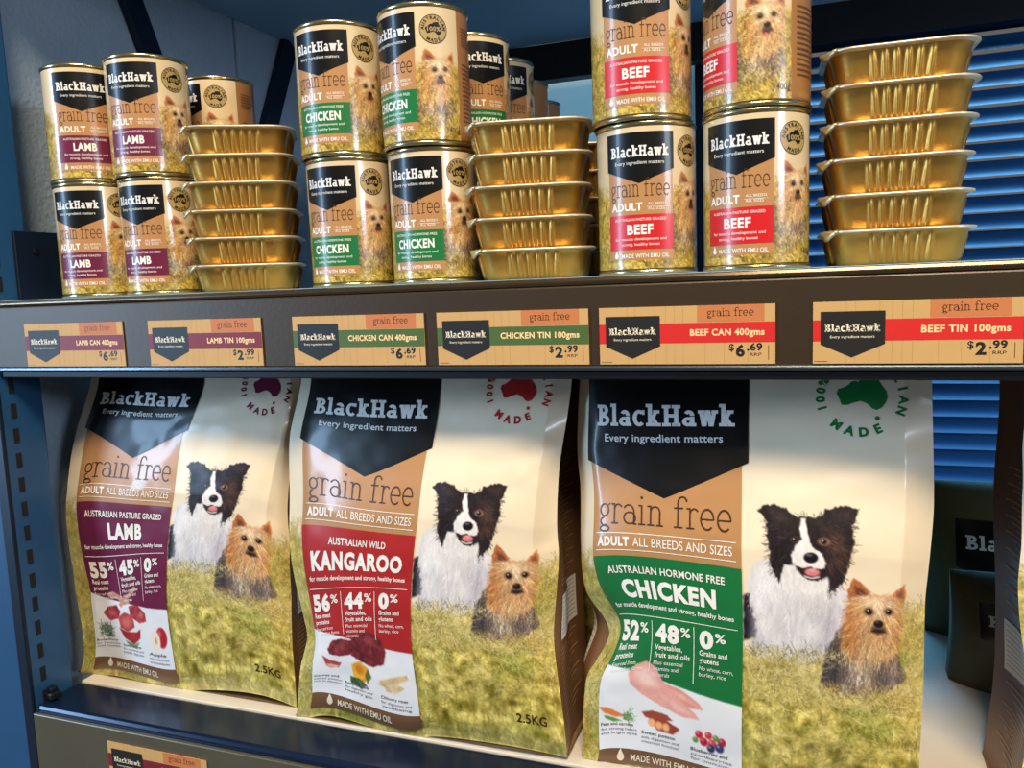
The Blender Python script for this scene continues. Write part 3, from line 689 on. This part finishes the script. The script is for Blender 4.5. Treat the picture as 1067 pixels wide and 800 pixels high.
# ------------------------------------------------------------------ price tickets
def ticket(cx, z_top, band, txt, price, label, y=-.0026, w_=122., h_=41., rz=0., wave=0.):
    root = thing('price_ticket', label, 'price ticket', (cx, y, z_top-h_/1000), 0, 'price tickets on the rails')
    root.rotation_euler = (0, rz, 0)
    def surf(A, B, layer): return np.stack([(A-w_/2)/1000, -.0008-layer*.0001+0*A, (h_-B)/1000], 1)
    box('card', -w_/2000, w_/2000, -.0008, 0, 0, h_/1000, M_TWOOD, root)
    k = w_/122.
    ln = Art()
    for x in (20.5, 26, 40.5, 48, 54, 60, 75, 88, 104): ln.rect(x, .2, x+.28, h_-.2)
    emit('plank_lines', ln, surf, .6, M_TLINE, root)
    bd = emit('flavour_band', Art().rect(.0, 12, w_, 26), surf, 1.2, TBAND[band], root)
    emit('flavour_lettering', Art().text(txt, 115, 20.9, 4.3, {'lamb': 50}.get(band, 50 if band == 'beef' else 62), 'r', bold=.035), surf, 2.6, mat('ticket_peach', (240, 206, 150), .5), bd)
    tb = emit('tab', Art().rect(70, 0, 115, 11.4), surf, 1.2, M_TAB, root)
    emit('tab_lettering', Art().text('grain free', 92.5, 7.6, 5.6, 31, 'c', glyphs=slab(.08, .06, .68)), surf, 2.6, M_BROWNINK, tb)
    lg = emit('brand_panel', Art().poly([(4.7, 6.5), (44, 6.5), (44, 28), (24, 36.8), (4.7, 28)]), surf, 2.6, M_TINK, root)
    emit('brand_lettering', Art().text('BlackHawk', 24.2, 19.8, 5.0, 33.5, 'c', glyphs=SLAB_BOLD).text('Every ingredient matters', 24.2, 24, 1.7, 27, 'c'), surf, 4, M_CREAM, lg)
    if price:
        a, b = price.split('.')
        t = Art().text('$', 91.5, 31.6, 4.6, 3.4, bold=.02).text(a, 96, 35.4, 7.4, 6, bold=.04).disc(104.2, 31.2, .8, 10).text(b, 105.5, 31.6, 4.8, 8, bold=.03).text('RRP', 105.5, 35.4, 2.1, 7.5)
        emit('price_lettering', t, surf, 1.2, M_TINK, root)
        emit('fine_print', Art().rect(1, 39.2, 9, 39.7), surf, 1.2, M_STRIP, root); emit('edge_print', Art().rect(117.3, 28, 117.8, 38), surf, 1.2, M_STRIP, root)
    return root
TX = [-.6261, -.4741, -.3202, -.1870, -.0568, .0891]
info = [('lamb', 'LAMB CAN 400gms', '6.69', 'maroon-banded lamb can ticket at the left end of the upper rail'), ('lamb', 'LAMB TIN 100gms', '2.99', 'maroon-banded lamb tin ticket below the left foil trays'),
        ('chicken', 'CHICKEN CAN 400gms', '6.69', 'green-banded chicken can ticket under the chicken cans'), ('chicken', 'CHICKEN TIN 100gms', '2.99', 'green-banded chicken tin ticket under the middle foil trays'),
        ('beef', 'BEEF CAN 400gms', '6.69', 'red-banded beef can ticket under the beef cans'), ('beef', 'BEEF TIN 100gms', '2.99', 'red-banded beef tin ticket at the right end of the rail')]
for x, (b_, t_, p_, l_) in zip(TX, info): ticket(x, -.0172, b_, t_, p_, l_)
ticket(-.570, -.4335, 'lamb', 'ADULT 2.5KG', None, 'maroon ticket on the lowest rail under the lamb bag, cut off below', y=-.0065)

# ------------------------------------------------------------------ food bags
bag_art = paint_bag_front()
BAGY = .060; BW = 272.
def tps(src, dst, reg=.02):
    src = np.asarray(src, float)/100; dst = np.asarray(dst, float); n = len(src)
    def U(r2): return np.where(r2 > 0, r2*np.log(r2+1e-12), 0)
    d2 = ((src[:, None]-src[None])**2).sum(-1); K = U(d2)+reg*np.eye(n); Pm = np.hstack([np.ones((n, 1)), src])
    Lm = np.zeros((n+3, n+3)); Lm[:n, :n] = K; Lm[:n, n:] = Pm; Lm[n:, :n] = Pm.T
    W_ = np.linalg.solve(Lm, np.vstack([dst, np.zeros((3, dst.shape[1]))]))
    def f(A, B):
        q = np.stack([A, B], 1)/100; out = np.empty((len(q), dst.shape[1]))
        for s in range(0, len(q), 20000):
            qq = q[s:s+20000]; out[s:s+20000] = U(((qq[:, None]-src[None])**2).sum(-1))@W_[:n]+np.hstack([np.ones((len(qq), 1)), qq])@W_[n:]
        return out
    return f
def paint_ingredients(flav):
    a = np.arange(13, 140, .5); b = np.arange(308, 406, .5); A, B = np.meshgrid(a, b); p = Paint(A, B)
    p.C = np.ones(A.shape+(3,))*np.array([232, 234, 238])
    p.put(np.clip((np.interp(A, [13, 40, 60, 80, 100, 120, 140], [320, 329, 335, 340, 344, 346.5, 348.3])-B)/.8+.5, 0, 1), {'chicken': (22, 112, 58), 'kangaroo': (172, 36, 38), 'lamb': (106, 26, 62)}[flav])
    P = lambda pts, c, s=1.2, fur=.6, sh=(.05 if flav == 'chicken' else .18): p.poly(pts, c, s, fur, .3, 3, 1, sh, .25, .25)
    if flav == 'chicken':
        P([(66, 338), (86, 343), (102, 352), (105, 357), (92, 357), (76, 352)], (226, 152, 142)); P([(72, 343), (88, 347), (100, 354), (84, 350)], (240, 182, 172), 3)
        P([(38, 331), (43, 324), (53, 321), (63, 326), (70, 338), (84, 351), (99, 361), (102, 365), (88, 366), (70, 360), (52, 351), (41, 341)], (234, 168, 158))
        P([(44, 329), (53, 325), (60, 331), (66, 343), (56, 344), (46, 338)], (246, 204, 196), 6); P([(70, 350), (86, 357), (96, 363), (82, 361)], (242, 190, 180), 4)
        P([(15, 366), (22, 366), (34, 371), (38, 374), (30, 375), (20, 371)], (228, 128, 72)); P([(20, 373), (30, 376), (36, 378.5), (28, 379), (21, 376)], (96, 150, 66))
        p.strokes(40, (36, 40), (372, 377), 8, (10, 25), 1, [(92, 140, 70)], 5, .7)
        P([(53, 368), (62, 365), (75, 367), (80, 371), (68, 374), (56, 372)], (158, 74, 56)); P([(60, 372), (74, 372), (86, 377), (80, 383), (66, 382)], (150, 66, 52))
        for x, y in ((62, 376), (68, 377.5), (74, 378)): p.ell(x, y, 3.2, 3.6, (232, 160, 104), .25); p.ell(x, y, 2.2, 2.6, (240, 182, 128), .3)
        for x, y, r, c in ((102, 377, 3.2, (196, 38, 58)), (106, 382, 3.4, (176, 24, 48)), (110, 376, 3, (206, 52, 66)), (116, 377, 2.6, (96, 150, 70)), (121, 379, 3.3, (186, 30, 50)), (113, 382, 3.4, (212, 60, 76)), (119, 384, 3.6, (52, 58, 110)), (112, 386, 3.2, (44, 50, 98)), (99, 382, 2.4, (92, 140, 66))):
            p.ell(x, y, r, r, c, .18); p.ell(x-r*.3, y-r*.35, r*.35, r*.3, (240, 200, 205), .6, .6)
    elif flav == 'kangaroo':
        P([(33, 345), (40, 336), (52, 335), (64, 338), (72, 331), (88, 329), (102, 336), (107, 348), (102, 360), (88, 364), (74, 360), (62, 353), (48, 356), (36, 352)], (112, 38, 44), 1.5, 1.2, .45)
        P([(40, 341), (54, 339), (58, 346), (44, 350)], (140, 58, 62), 6); P([(76, 336), (90, 334), (98, 344), (84, 342)], (150, 66, 68), 6); P([(66, 344), (78, 350), (90, 356), (76, 354)], (84, 24, 32), 5)
        P([(26, 352), (36, 360), (50, 364), (46, 370), (32, 368)], (172, 70, 70)); P([(30, 364), (48, 368), (36, 372)], (226, 180, 150))
        P([(62, 364), (72, 360), (82, 366), (84, 376), (76, 381), (64, 377)], (236, 168, 52), 1.2, .8, .25); p.ell(72, 369, 5, 5, (206, 128, 36), .4)
        P([(82, 366), (86, 374), (80, 382), (78, 374)], (92, 112, 58)); P([(60, 378), (70, 378), (80, 384), (72, 389), (60, 385)], (70, 98, 56), 1.4, 1.5, .6)
        P([(94, 376), (110, 371), (128, 367), (130, 371), (116, 376), (98, 380)], (214, 184, 140)); P([(100, 380), (116, 376), (124, 379), (112, 385), (102, 384)], (222, 196, 152)); P([(92, 379), (100, 377), (104, 381)], (200, 168, 124))
    else:
        P([(36, 321), (44, 320), (62, 330), (70, 336), (60, 338), (48, 328), (36, 326)], (206, 150, 130)); P([(80, 318), (84, 322), (66, 332), (54, 340), (50, 336), (66, 326)], (196, 138, 120))
        P([(28, 346), (34, 338), (46, 336), (52, 344), (48, 354), (36, 356)], (160, 50, 60), 1.5, 1, .35); P([(66, 340), (80, 338), (96, 350), (97, 358), (84, 360), (68, 352)], (170, 60, 68), 1.5, 1, .35)
        P([(48, 352), (58, 346), (72, 352), (74, 364), (62, 370), (50, 366)], (182, 72, 74), 1.5, 1, .3); p.ell(61, 359, 7, 6, (206, 110, 104), .5); p.ell(88, 351, 5, 3, (206, 120, 112), .5, .8); p.ell(39, 346, 5, 4, (196, 100, 98), .5, .8)
        p.strokes(160, (22, 38), (362, 378), 6, (60, 60), 1, [(56, 84, 60), (80, 110, 80), (36, 60, 44)], 6, .85)
        P([(48, 366), (60, 370), (76, 370), (84, 366), (82, 376), (70, 384), (56, 378)], (166, 44, 48)); P([(56, 380), (70, 384), (80, 380), (74, 388), (62, 386)], (120, 146, 86))
        p.ell(122, 374, 9.5, 9.5, (178, 30, 44), .1); p.ell(119, 370, 3, 3, (228, 120, 120), .6, .8); p.ell(110, 377, 9, 9.5, (242, 226, 206), .1); p.ell(111, 377, 2.5, 3, (196, 160, 120), .4)
    return a, b, p.C

CAP = {'chicken': [('Peas and carrots', 'for strong heart', 'and bright eyes'), ('Sweet potato', 'aids digestion and', 'intestinal function'), ('Blueberries and', 'cranberries', 'for immunity')],
       'kangaroo': [('Carrot and', 'sweet potato', 'rich in vitamins'), ('Pumpkin seeds', 'for digestion and', 'healthy gut'), ('Chicory root', 'for digestion and', 'wellbeing')],
       'lamb': [('Rosemary', 'for freshness', 'and health'), ('Sweet potato', 'for nutrition and', 'healthy digestion'), ('Apple', 'rich in vitamins and', 'antioxidants')]}
def build_bag(flav, label, lm, pct, colour_name, seed, gus=(0., 0.), depth=.095, BAGY=.060):
    src = []; dst = []
    for (a, b, px, py) in lm:
        P = hy(px, py, BAGY); src.append((a, b)); dst.append((P[0], P[2]))
    # hidden top edge behind the rail, and the foot line on the board
    dst0 = np.array(dst); L0 = [d for s, d in zip(src, dst) if s == (0, 74)][0]; R0 = [d for s, d in zip(src, dst) if s == (272, 74)][0]
    for a in (0, 136, 272):
        t = a/272.; src.append((a, 24)); dst.append((L0[0]*(1-t)+R0[0]*t, -.024))
    f = tps(src, dst)
    foot = f(np.array([136.]), np.array([421.]))[0]
    cx = (L0[0]+R0[0])/2; root = thing('food_bag', label, 'food bag', (cx, BAGY+.045, BZ), 0, 'large bags of dog food')
    O = np.array([cx, BAGY+.045, BZ])
    def ydepth(A, B):
        u = np.clip(A/BW, 0, 1); v = np.clip((B-50)/365, 0, 1)
        lean = .046*np.clip((215-B)/190, 0, 1)**1.35
        bulge = .020*(1-np.abs(2*u-1)**3)*np.sin(PI*v)**.8
        edge = .010*np.clip(np.abs(2*u-1)-.86, 0, 1)/.14*np.sin(PI*np.clip((B-40)/380, 0, 1))
        foot_ = .006*np.clip((B-404)/16, 0, 1)**2
        wr = .0016*(fbm(A*.018+seed, B*.022, seed, 3)-.5)*2+.0010*np.sin((B*.06+A*.025+seed))*np.exp(-((A-20)/40)**2)+.0012*np.sin(B*.16+A*.03+seed)*np.exp(-((B-120)/40)**2)*np.exp(-((A-225)/70)**2)
        return BAGY+.002+lean-bulge+edge+foot_+wr
    def surf(A, B, layer):
        A = np.asarray(A, float); B = np.asarray(B, float); XZ = f(A, B); Y = ydepth(A, B)
        pl = np.stack([XZ[:, 0], np.full(len(A), BAGY), XZ[:, 1]], 1)
        k = (Y-CAM[1])/(BAGY-CAM[1]); P = CAM+(pl-CAM)*k[:, None]
        P[:, 1] -= layer*.00022
        P[:, 2] = np.maximum(P[:, 2], BZ+.0004)
        return P-O
    colour_patch('front_panel', *bag_art, 0, BW, 24, 421, .75, surf, 0, M_BAGPHOTO, root)
    # gussets and back
    bs = np.linspace(24, 421, 60); n = 13
    eL = surf(np.zeros(60), bs, 0); eR = surf(np.full(60, BW), bs, 0)
    bk = []
    for side, E_, g in (('L', eL, gus[0]), ('R', eR, gus[1])):
        sg = -1 if side == 'L' else 1; V = []
        sm = np.convolve(np.pad(E_[:, 0], 12, mode='edge'), np.ones(25)/25, 'valid')
        for i, b in enumerate(bs):
            v = (b-24)/397; dep = .004+depth*min(1, v*1.9)**.9
            yb = max(E_[i, 1]+.003, (.046+.062-.045-.0)*(1-min(1, v*1.9))+(-.045+depth)*min(1, v*1.9))
            for k in range(n):
                t = k/(n-1); x = E_[i, 0]*(1-t)+sm[i]*t
                fold = -.016*math.sin(PI*t)*(1-v)-.004*math.sin(PI*t)*v+g*math.sin(PI*min(1, t*1.6))*math.exp(-((b-300)/60)**2)
                V.append((x+sg*fold, E_[i, 1]*(1-t)+yb*t, E_[i, 2]))
        Fc = [(i*n+k, i*n+k+1, (i+1)*n+k+1, (i+1)*n+k) for i in range(59) for k in range(n-1)]
        sp = newobj('side_gusset', mesh('side_gusset', V, Fc, M_GUSSET, True), root); bk.append([V[i*n+n-1] for i in range(60)])
        # fine print and panels on the gusset, hugging its surface
        V3 = np.array(V).reshape(60, n, 3)
        def gs(A, B, layer, V3=V3, sg=sg):
            fi = np.clip((B-24)/397*59, 0, 58.999); fk = np.clip(A*(n-1), 0, n-1.001); i0 = fi.astype(int); k0 = fk.astype(int); fi = (fi-i0)[:, None]; fk = (fk-k0)[:, None]
            P = (V3[i0, k0]*(1-fk)+V3[i0, k0+1]*fk)*(1-fi)+(V3[i0+1, k0]*(1-fk)+V3[i0+1, k0+1]*fk)*fi
            P = P.copy(); P[:, 0] += sg*(.0003+.0003*layer); return P
        wp = emit('white_table', Art().rect(.16, 286, .84, 330), gs, 1, M_WHITE, sp, (.08, 6))
        t = Art()
        for k in range(9): t.rect(.18, 289+4.4*k, .8, 289.5+4.4*k)
        emit('table_print', t, gs, 2, M_GREYINK, wp, (.08, 6))
        t = Art()
        for k in range(26): t.rect(.14, 170+4.2*k, .80-.1*(k % 3), 171.1+4.2*k)
        emit('upper_fine_print', t, gs, 1, mat('gusset_print', (188, 150, 112), .5), sp, (.08, 6)); t = Art()
        for k in range(16): t.rect(.14, 338+4.4*k, .80-.1*(k % 4), 339.1+4.4*k)
        emit('lower_fine_print', t, gs, 1, mat('gusset_print', (188, 150, 112), .5), sp, (.08, 6))
    V = bk[0]+bk[1]; newobj('back_panel', mesh('back_panel', V, [(i, i+1, 61+i, 60+i) for i in range(59)], M_BACKFILM, True), root)
    V = [tuple(eL[-1]), tuple(eR[-1]), bk[1][-1], bk[0][-1]]; newobj('base_panel', mesh('base_panel', V, [(0, 1, 2, 3)], M_BACKFILM), root)
    V = [tuple(eL[0]), tuple(eR[0]), bk[1][0], bk[0][0]]; V += [(x, y, z+.010) for x, y, z in V]
    newobj('top_seal', mesh('top_seal', V, [(0, 1, 5, 4), (1, 2, 6, 5), (2, 3, 7, 6), (3, 0, 4, 7), (4, 5, 6, 7)], M_CREAM), root)
    # ---- printed panels
    c = 3.
    tn = emit('tan_panel', Art().rect(15, 140, 137, 231.5), surf, 1.5, M_TAN, root, c)
    emit('grain_free_lettering', Art().text('grain free', 75.5, 202, 27, 108, 'c', glyphs=SLAB_THIN), surf, 3.5, M_BROWNINK, tn, c)
    t = Art().rect(18.5, 209.8, 133, 210.5).rect(18.5, 225.4, 133, 226.1).text('ADULT', 20, 221.8, 7.8, 28, bold=.045).text('ALL BREEDS AND SIZES', 51, 221.8, 7.8, 79, bold=.005)
    emit('breed_lettering', t, surf, 3.5, M_WHITE, tn, c)
    ing = colour_patch('ingredient_panel', *paint_ingredients(flav), 15, 137, 312, 402, .8, surf, 3.2, attr_mat('ingredient_print', .36, .2), root)
    t = Art()
    for (x, w_, y), lines in zip(((17, 32, 382), (53, 32, 387), (95, 34, 391)), CAP[flav]):
        t.text(lines[0], x, y, 2.6, w_*.9, bold=.02)
        for q, l in enumerate(lines[1:]): t.text(l, x, y+4+3.6*q, 2.2, w_)
    emit('caption_lettering', t, surf, 5, M_GREYINK, ing, c)
    fp = emit('flavour_panel', Art().rect(15, 231, 137, 312), surf, 3.2, FLAV[flav], root, c)
    # ingredients overlap the coloured field: the picture stands in front of it
    top = {'chicken': 'AUSTRALIAN HORMONE FREE', 'kangaroo': 'AUSTRALIAN WILD', 'lamb': 'AUSTRALIAN PASTURE GRAZED'}[flav]
    tw = {'chicken': 97, 'kangaroo': 62, 'lamb': 100}[flav]; nw = {'chicken': 82, 'kangaroo': 102, 'lamb': 46}[flav]
    t = Art().text(top, 75, 246.5, 6.2, tw, 'c', bold=.02).text(flav.upper(), 75, 268, 14.5, nw, 'c', bold=.05)
    t.text('for muscle development and strong, healthy bones', 75, 277.5, 4., 110, 'c', bold=.02).rect(18, 284.2, 133, 284.8).rect(56, 288, 56.6, 330).rect(96, 288, 96.6, 336)
    for x, v, w_ in ((20, pct[0], 22), (60, pct[1], 23), (101, pct[2], 12)):
        t.text(v, x, 304, 13.5, w_, bold=.055).text('%', x+w_+1.2, 298, 7.5, 9, bold=.02)
    for x, hd_, sm_ in ((20, ('Real meat', 'proteins'), ('Sourced from', 'Australian farms')), (60, ('Vegetables,', 'fruit and oils'), ('Plus essential', 'vitamins and', 'minerals')), (101, ('Grains and', 'glutens'), ('No wheat, corn,', 'barley, rice'))):
        y = 311
        for s_ in hd_: t.text(s_, x, y, 4.2, len(s_)*2.35, bold=.02); y += 6.2
        for s_ in sm_: t.text(s_, x, y, 3.3, len(s_)*1.9); y += 5.2
    emit('flavour_lettering', t, surf, 5.4, M_WHITE, fp, c)
    fs = emit('foot_strip', Art().poly([(15, 401.5), (137, 401.5), (140, 414.5), (13, 414.5)]), surf, 2.2, M_STRIP, root, c)
    emit('foot_lettering', Art().text('MADE WITH EMU OIL', 43, 411, 5, 62, bold=.02).disc(34, 408.5, 3.2, 16).poly([(31, 407.5), (37, 407.5), (34, 402)]), surf, 4, M_CREAM, fs, c)
    lg = emit('brand_panel', Art().poly([(13, 30), (142, 30), (142, 146), (76, 176.5), (12, 146)]), surf, 3.2, M_INK, root, c)
    emit('brand_lettering', Art().text('BlackHawk', 77, 116.5, 17.5, 110, 'c', glyphs=SLAB_BOLD).text('Every ingredient matters', 76, 129.5, 6.2, 94, 'c', bold=.012), surf, 5, M_SILVER, lg, c)
    em = Art().poly([(223+18*x, 90+16*y) for x, y in AUS]).disc(234, 107, 1.7, 10)
    em.arctext('100%', 223, 91, 29.5, 6, -88, 13.5, bold=.05).arctext('AUSTRALIAN', 223, 91, 29.5, 6, 36, 16.5, bold=.05).arctext('MADE', 222, 90, 28, 6.4, 185, 21, True, .05)
    emit('origin_emblem', em, surf, 1.5, FLAV[flav], root, c)
    emit('weight_lettering', Art().text('2.5KG', 243, 400, 7, 27, 'c', bold=.02), surf, 1.5, M_BROWNINK, root, c)
    return root

LM_CH = [(0, 74, 605, 390), (13, 74, 614, 390), (142, 74, 781, 390), (272, 74, 971, 390), (12, 146, 613, 479), (142, 146, 780, 482), (76, 176.5, 692, 519), (0, 168, 605, 504), (0, 225, 606, 575),
         (15, 231, 618, 579), (137, 231, 773, 593), (0, 262, 612, 620), (0, 298, 636, 660), (16, 298, 648, 655), (15, 321, 633, 693), (137, 348, 773, 736), (0, 330, 613, 700), (0, 348, 610, 714), (0, 395, 607, 780), (15, 401.5, 625, 779),
         (272, 175, 973, 531), (272, 243, 964, 623), (272, 333, 961, 741), (272, 375, 958, 795), (149.4, 178.7, 790, 527), (221, 172, 893, 523), (189.4, 217.7, 846, 581), (222.6, 231.4, 894, 602), (255, 229.7, 942, 604), (238, 266, 916, 650), (223, 90, 898, 412), (137, 401.5, 773, 808), (0, 421, 607, 813), (137, 421, 774, 829), (272, 421, 957, 851), (18.5, 226, 621, 573), (133, 226, 767, 585)]
LM_KA = [(0, 74, 315, 391), (13, 74, 325, 391), (142, 74, 459.7, 391), (272, 74, 596, 391), (12, 146, 313, 456.3), (142, 146, 450.6, 466.5), (76, 176.5, 380, 496.3), (0, 146, 302, 455), (0, 205, 302, 520), (0, 255, 303, 580),
         (15, 231, 314.5, 546), (137, 231, 433, 558), (0, 330, 321, 662), (0, 355, 314, 690), (15, 321, 327.5, 655), (137, 348, 429.5, 681), (15, 401.5, 326, 720), (137, 401.5, 438, 746), (13, 414.5, 324, 738), (140, 414.5, 441, 755), (0, 421, 308, 754), (137, 421, 440, 771), (272, 421, 591, 789),
         (272, 165, 583, 484), (272, 240, 582.5, 572), (272, 320, 577, 663), (272, 355, 581, 703), (149.4, 178.7, 451.4, 503.6), (221, 172, 528.4, 500), (189.4, 217.7, 488.5, 548), (222.6, 231.4, 520.7, 566.8), (255, 229.7, 557.7, 569.6), (238, 266, 539, 611), (223, 90, 540, 406), (18.5, 226, 319, 540.5), (133, 226, 430.5, 552.5), (243, 397, 554.5, 750)]
LM_LA = [(0, 74, 96, 390), (13, 74, 104, 390), (142, 74, 213.7, 391), (272, 74, 318, 391), (12, 146, 89.3, 445), (142, 146, 195.7, 447.5), (76, 176.5, 138.8, 476.8), (0, 160, 75.8, 465.5), (0, 215, 70, 513), (0, 262, 70, 556), (0, 325, 78, 614), (0, 395, 88, 684),
         (15, 231, 80, 523), (137, 231, 179, 528.5), (15, 321, 95.6, 617.6), (137, 348, 174.3, 635), (15, 401.5, 99.4, 683), (137, 401.5, 183.3, 697), (13, 414.5, 98.7, 697.5), (140, 414.5, 187, 710), (0, 421, 81, 708), (137, 421, 190, 721), (272, 421, 309, 737),
         (272, 240, 302, 560), (272, 300, 303.5, 619), (272, 365, 305, 679), (272, 165, 304, 480), (149.4, 178.7, 195.3, 482.3), (221, 172, 261.4, 479.4), (189.4, 217.7, 223.2, 519.4), (222.6, 231.4, 250.8, 535), (255, 229.7, 279, 538), (238, 266, 261.5, 571.4), (223, 90, 279, 402.5), (18.5, 226, 82.5, 517.3), (133, 226, 177.5, 523), (243, 397, 279.8, 698.5)]
B_CH = build_bag('chicken', 'large chicken bag with green panel standing in front of the blind', LM_CH, ('52', '48', '0'), 'green', 3, (.020, 0))
B_KA = build_bag('kangaroo', 'large kangaroo bag with red panel, middle of the three front bags', LM_KA, ('56', '44', '0'), 'red', 8, (0, .008), BAGY=.047)
B_LA = build_bag('lamb', 'large lamb bag with plum panel beside the blue upright', LM_LA, ('55', '45', '0'), 'plum', 14, (0, 0), BAGY=.060)

# the bag cut off by the right edge, and two unlit bags behind
def shift_copy(src, dx, dy, label):
    o = copy_tree(src); o.location = (src.location.x+dx, src.location.y+dy, src.location.z); o['label'] = label; return o
_rb = shift_copy(B_KA, .6145, .034, 'bag cut off by the right edge of the picture, brown side gusset showing'); _rb.rotation_euler = (0, 0, math.radians(2.5))

shift_copy(B_KA, .105, .155, 'bag in the second row, added to keep the gap between the kangaroo and chicken bags dark')  # extra bag, hides the bright back wall in the gap
M_OLIVE = mat('olive_bag_film', (84, 76, 34), .5, 0, .35, 22, .25, 60)
def small_bag(X, Y, w_, h_, d_, rz, label):
    root = thing('food_bag', label, 'food bag', (X, Y, BZ), rz, 'unlit bags at the back of the lower shelf')
    bm = bmesh.new(); nx, nz = 14, 16; V = []; Fc = []
    def sec(u, v, s):
        t = math.sin(PI*min(1, .08+v*.92))**.35 if v < 1 else 0
        th = d_/2*(min(1, (1-v)*2.2)**.6)*(1-.75*abs(2*u-1)**3)+.0015
        return ((u-.5)*w_*(1-.03*math.sin(PI*v)), s*th, v*h_)
    for s in (-1, 1):
        for j in range(nz+1):
            for i in range(nx+1): V.append(sec(i/nx, j/nz, s))
    N = (nx+1)*(nz+1)
    for s in (0, 1):
        for j in range(nz):
            for i in range(nx):
                q = [s*N+j*(nx+1)+i, s*N+j*(nx+1)+i+1, s*N+(j+1)*(nx+1)+i+1, s*N+(j+1)*(nx+1)+i]; Fc.append(tuple(q if s == 0 else q[::-1]))
    for j in range(nz):
        for i in (0, nx): Fc.append((j*(nx+1)+i, (j+1)*(nx+1)+i, N+(j+1)*(nx+1)+i, N+j*(nx+1)+i))
    for i in range(nx): Fc.append((i, i+1, N+i+1, N+i)); Fc.append((nz*(nx+1)+i, nz*(nx+1)+i+1, N+nz*(nx+1)+i+1, N+nz*(nx+1)+i))
    newobj('pouch', mesh('pouch', V, Fc, M_OLIVE, True), root)
    def sf(A, B, layer):
        P = np.array([sec(min(1, max(0, a/(w_*1000))), min(1, max(0, 1-b/(h_*1000))), -1) for a, b in zip(A, B)]); P[:, 1] -= .0004+layer*.0003; return P
    W_, H_ = w_*1000, h_*1000
    lg = emit('brand_panel', Art().poly([(W_*.15, H_*.22), (W_*.85, H_*.22), (W_*.85, H_*.52), (W_*.50, H_*.64), (W_*.15, H_*.52)]), sf, 0, M_INK, root, 8)
    emit('brand_lettering', Art().text('BlackHawk', W_*.50, H_*.40, H_*.085, W_*.60, 'c', glyphs=SLAB_BOLD), sf, 1, M_SILVER, lg, 8)
    return root
small_bag(.235, .315, .15, .112, .07, 0, 'small dark olive bag in shadow behind the chicken bag, lower of two')
small_bag(.245, .44, .19, .175, .07, 0, 'taller dark olive bag in shadow below the blue blind, rear of two')
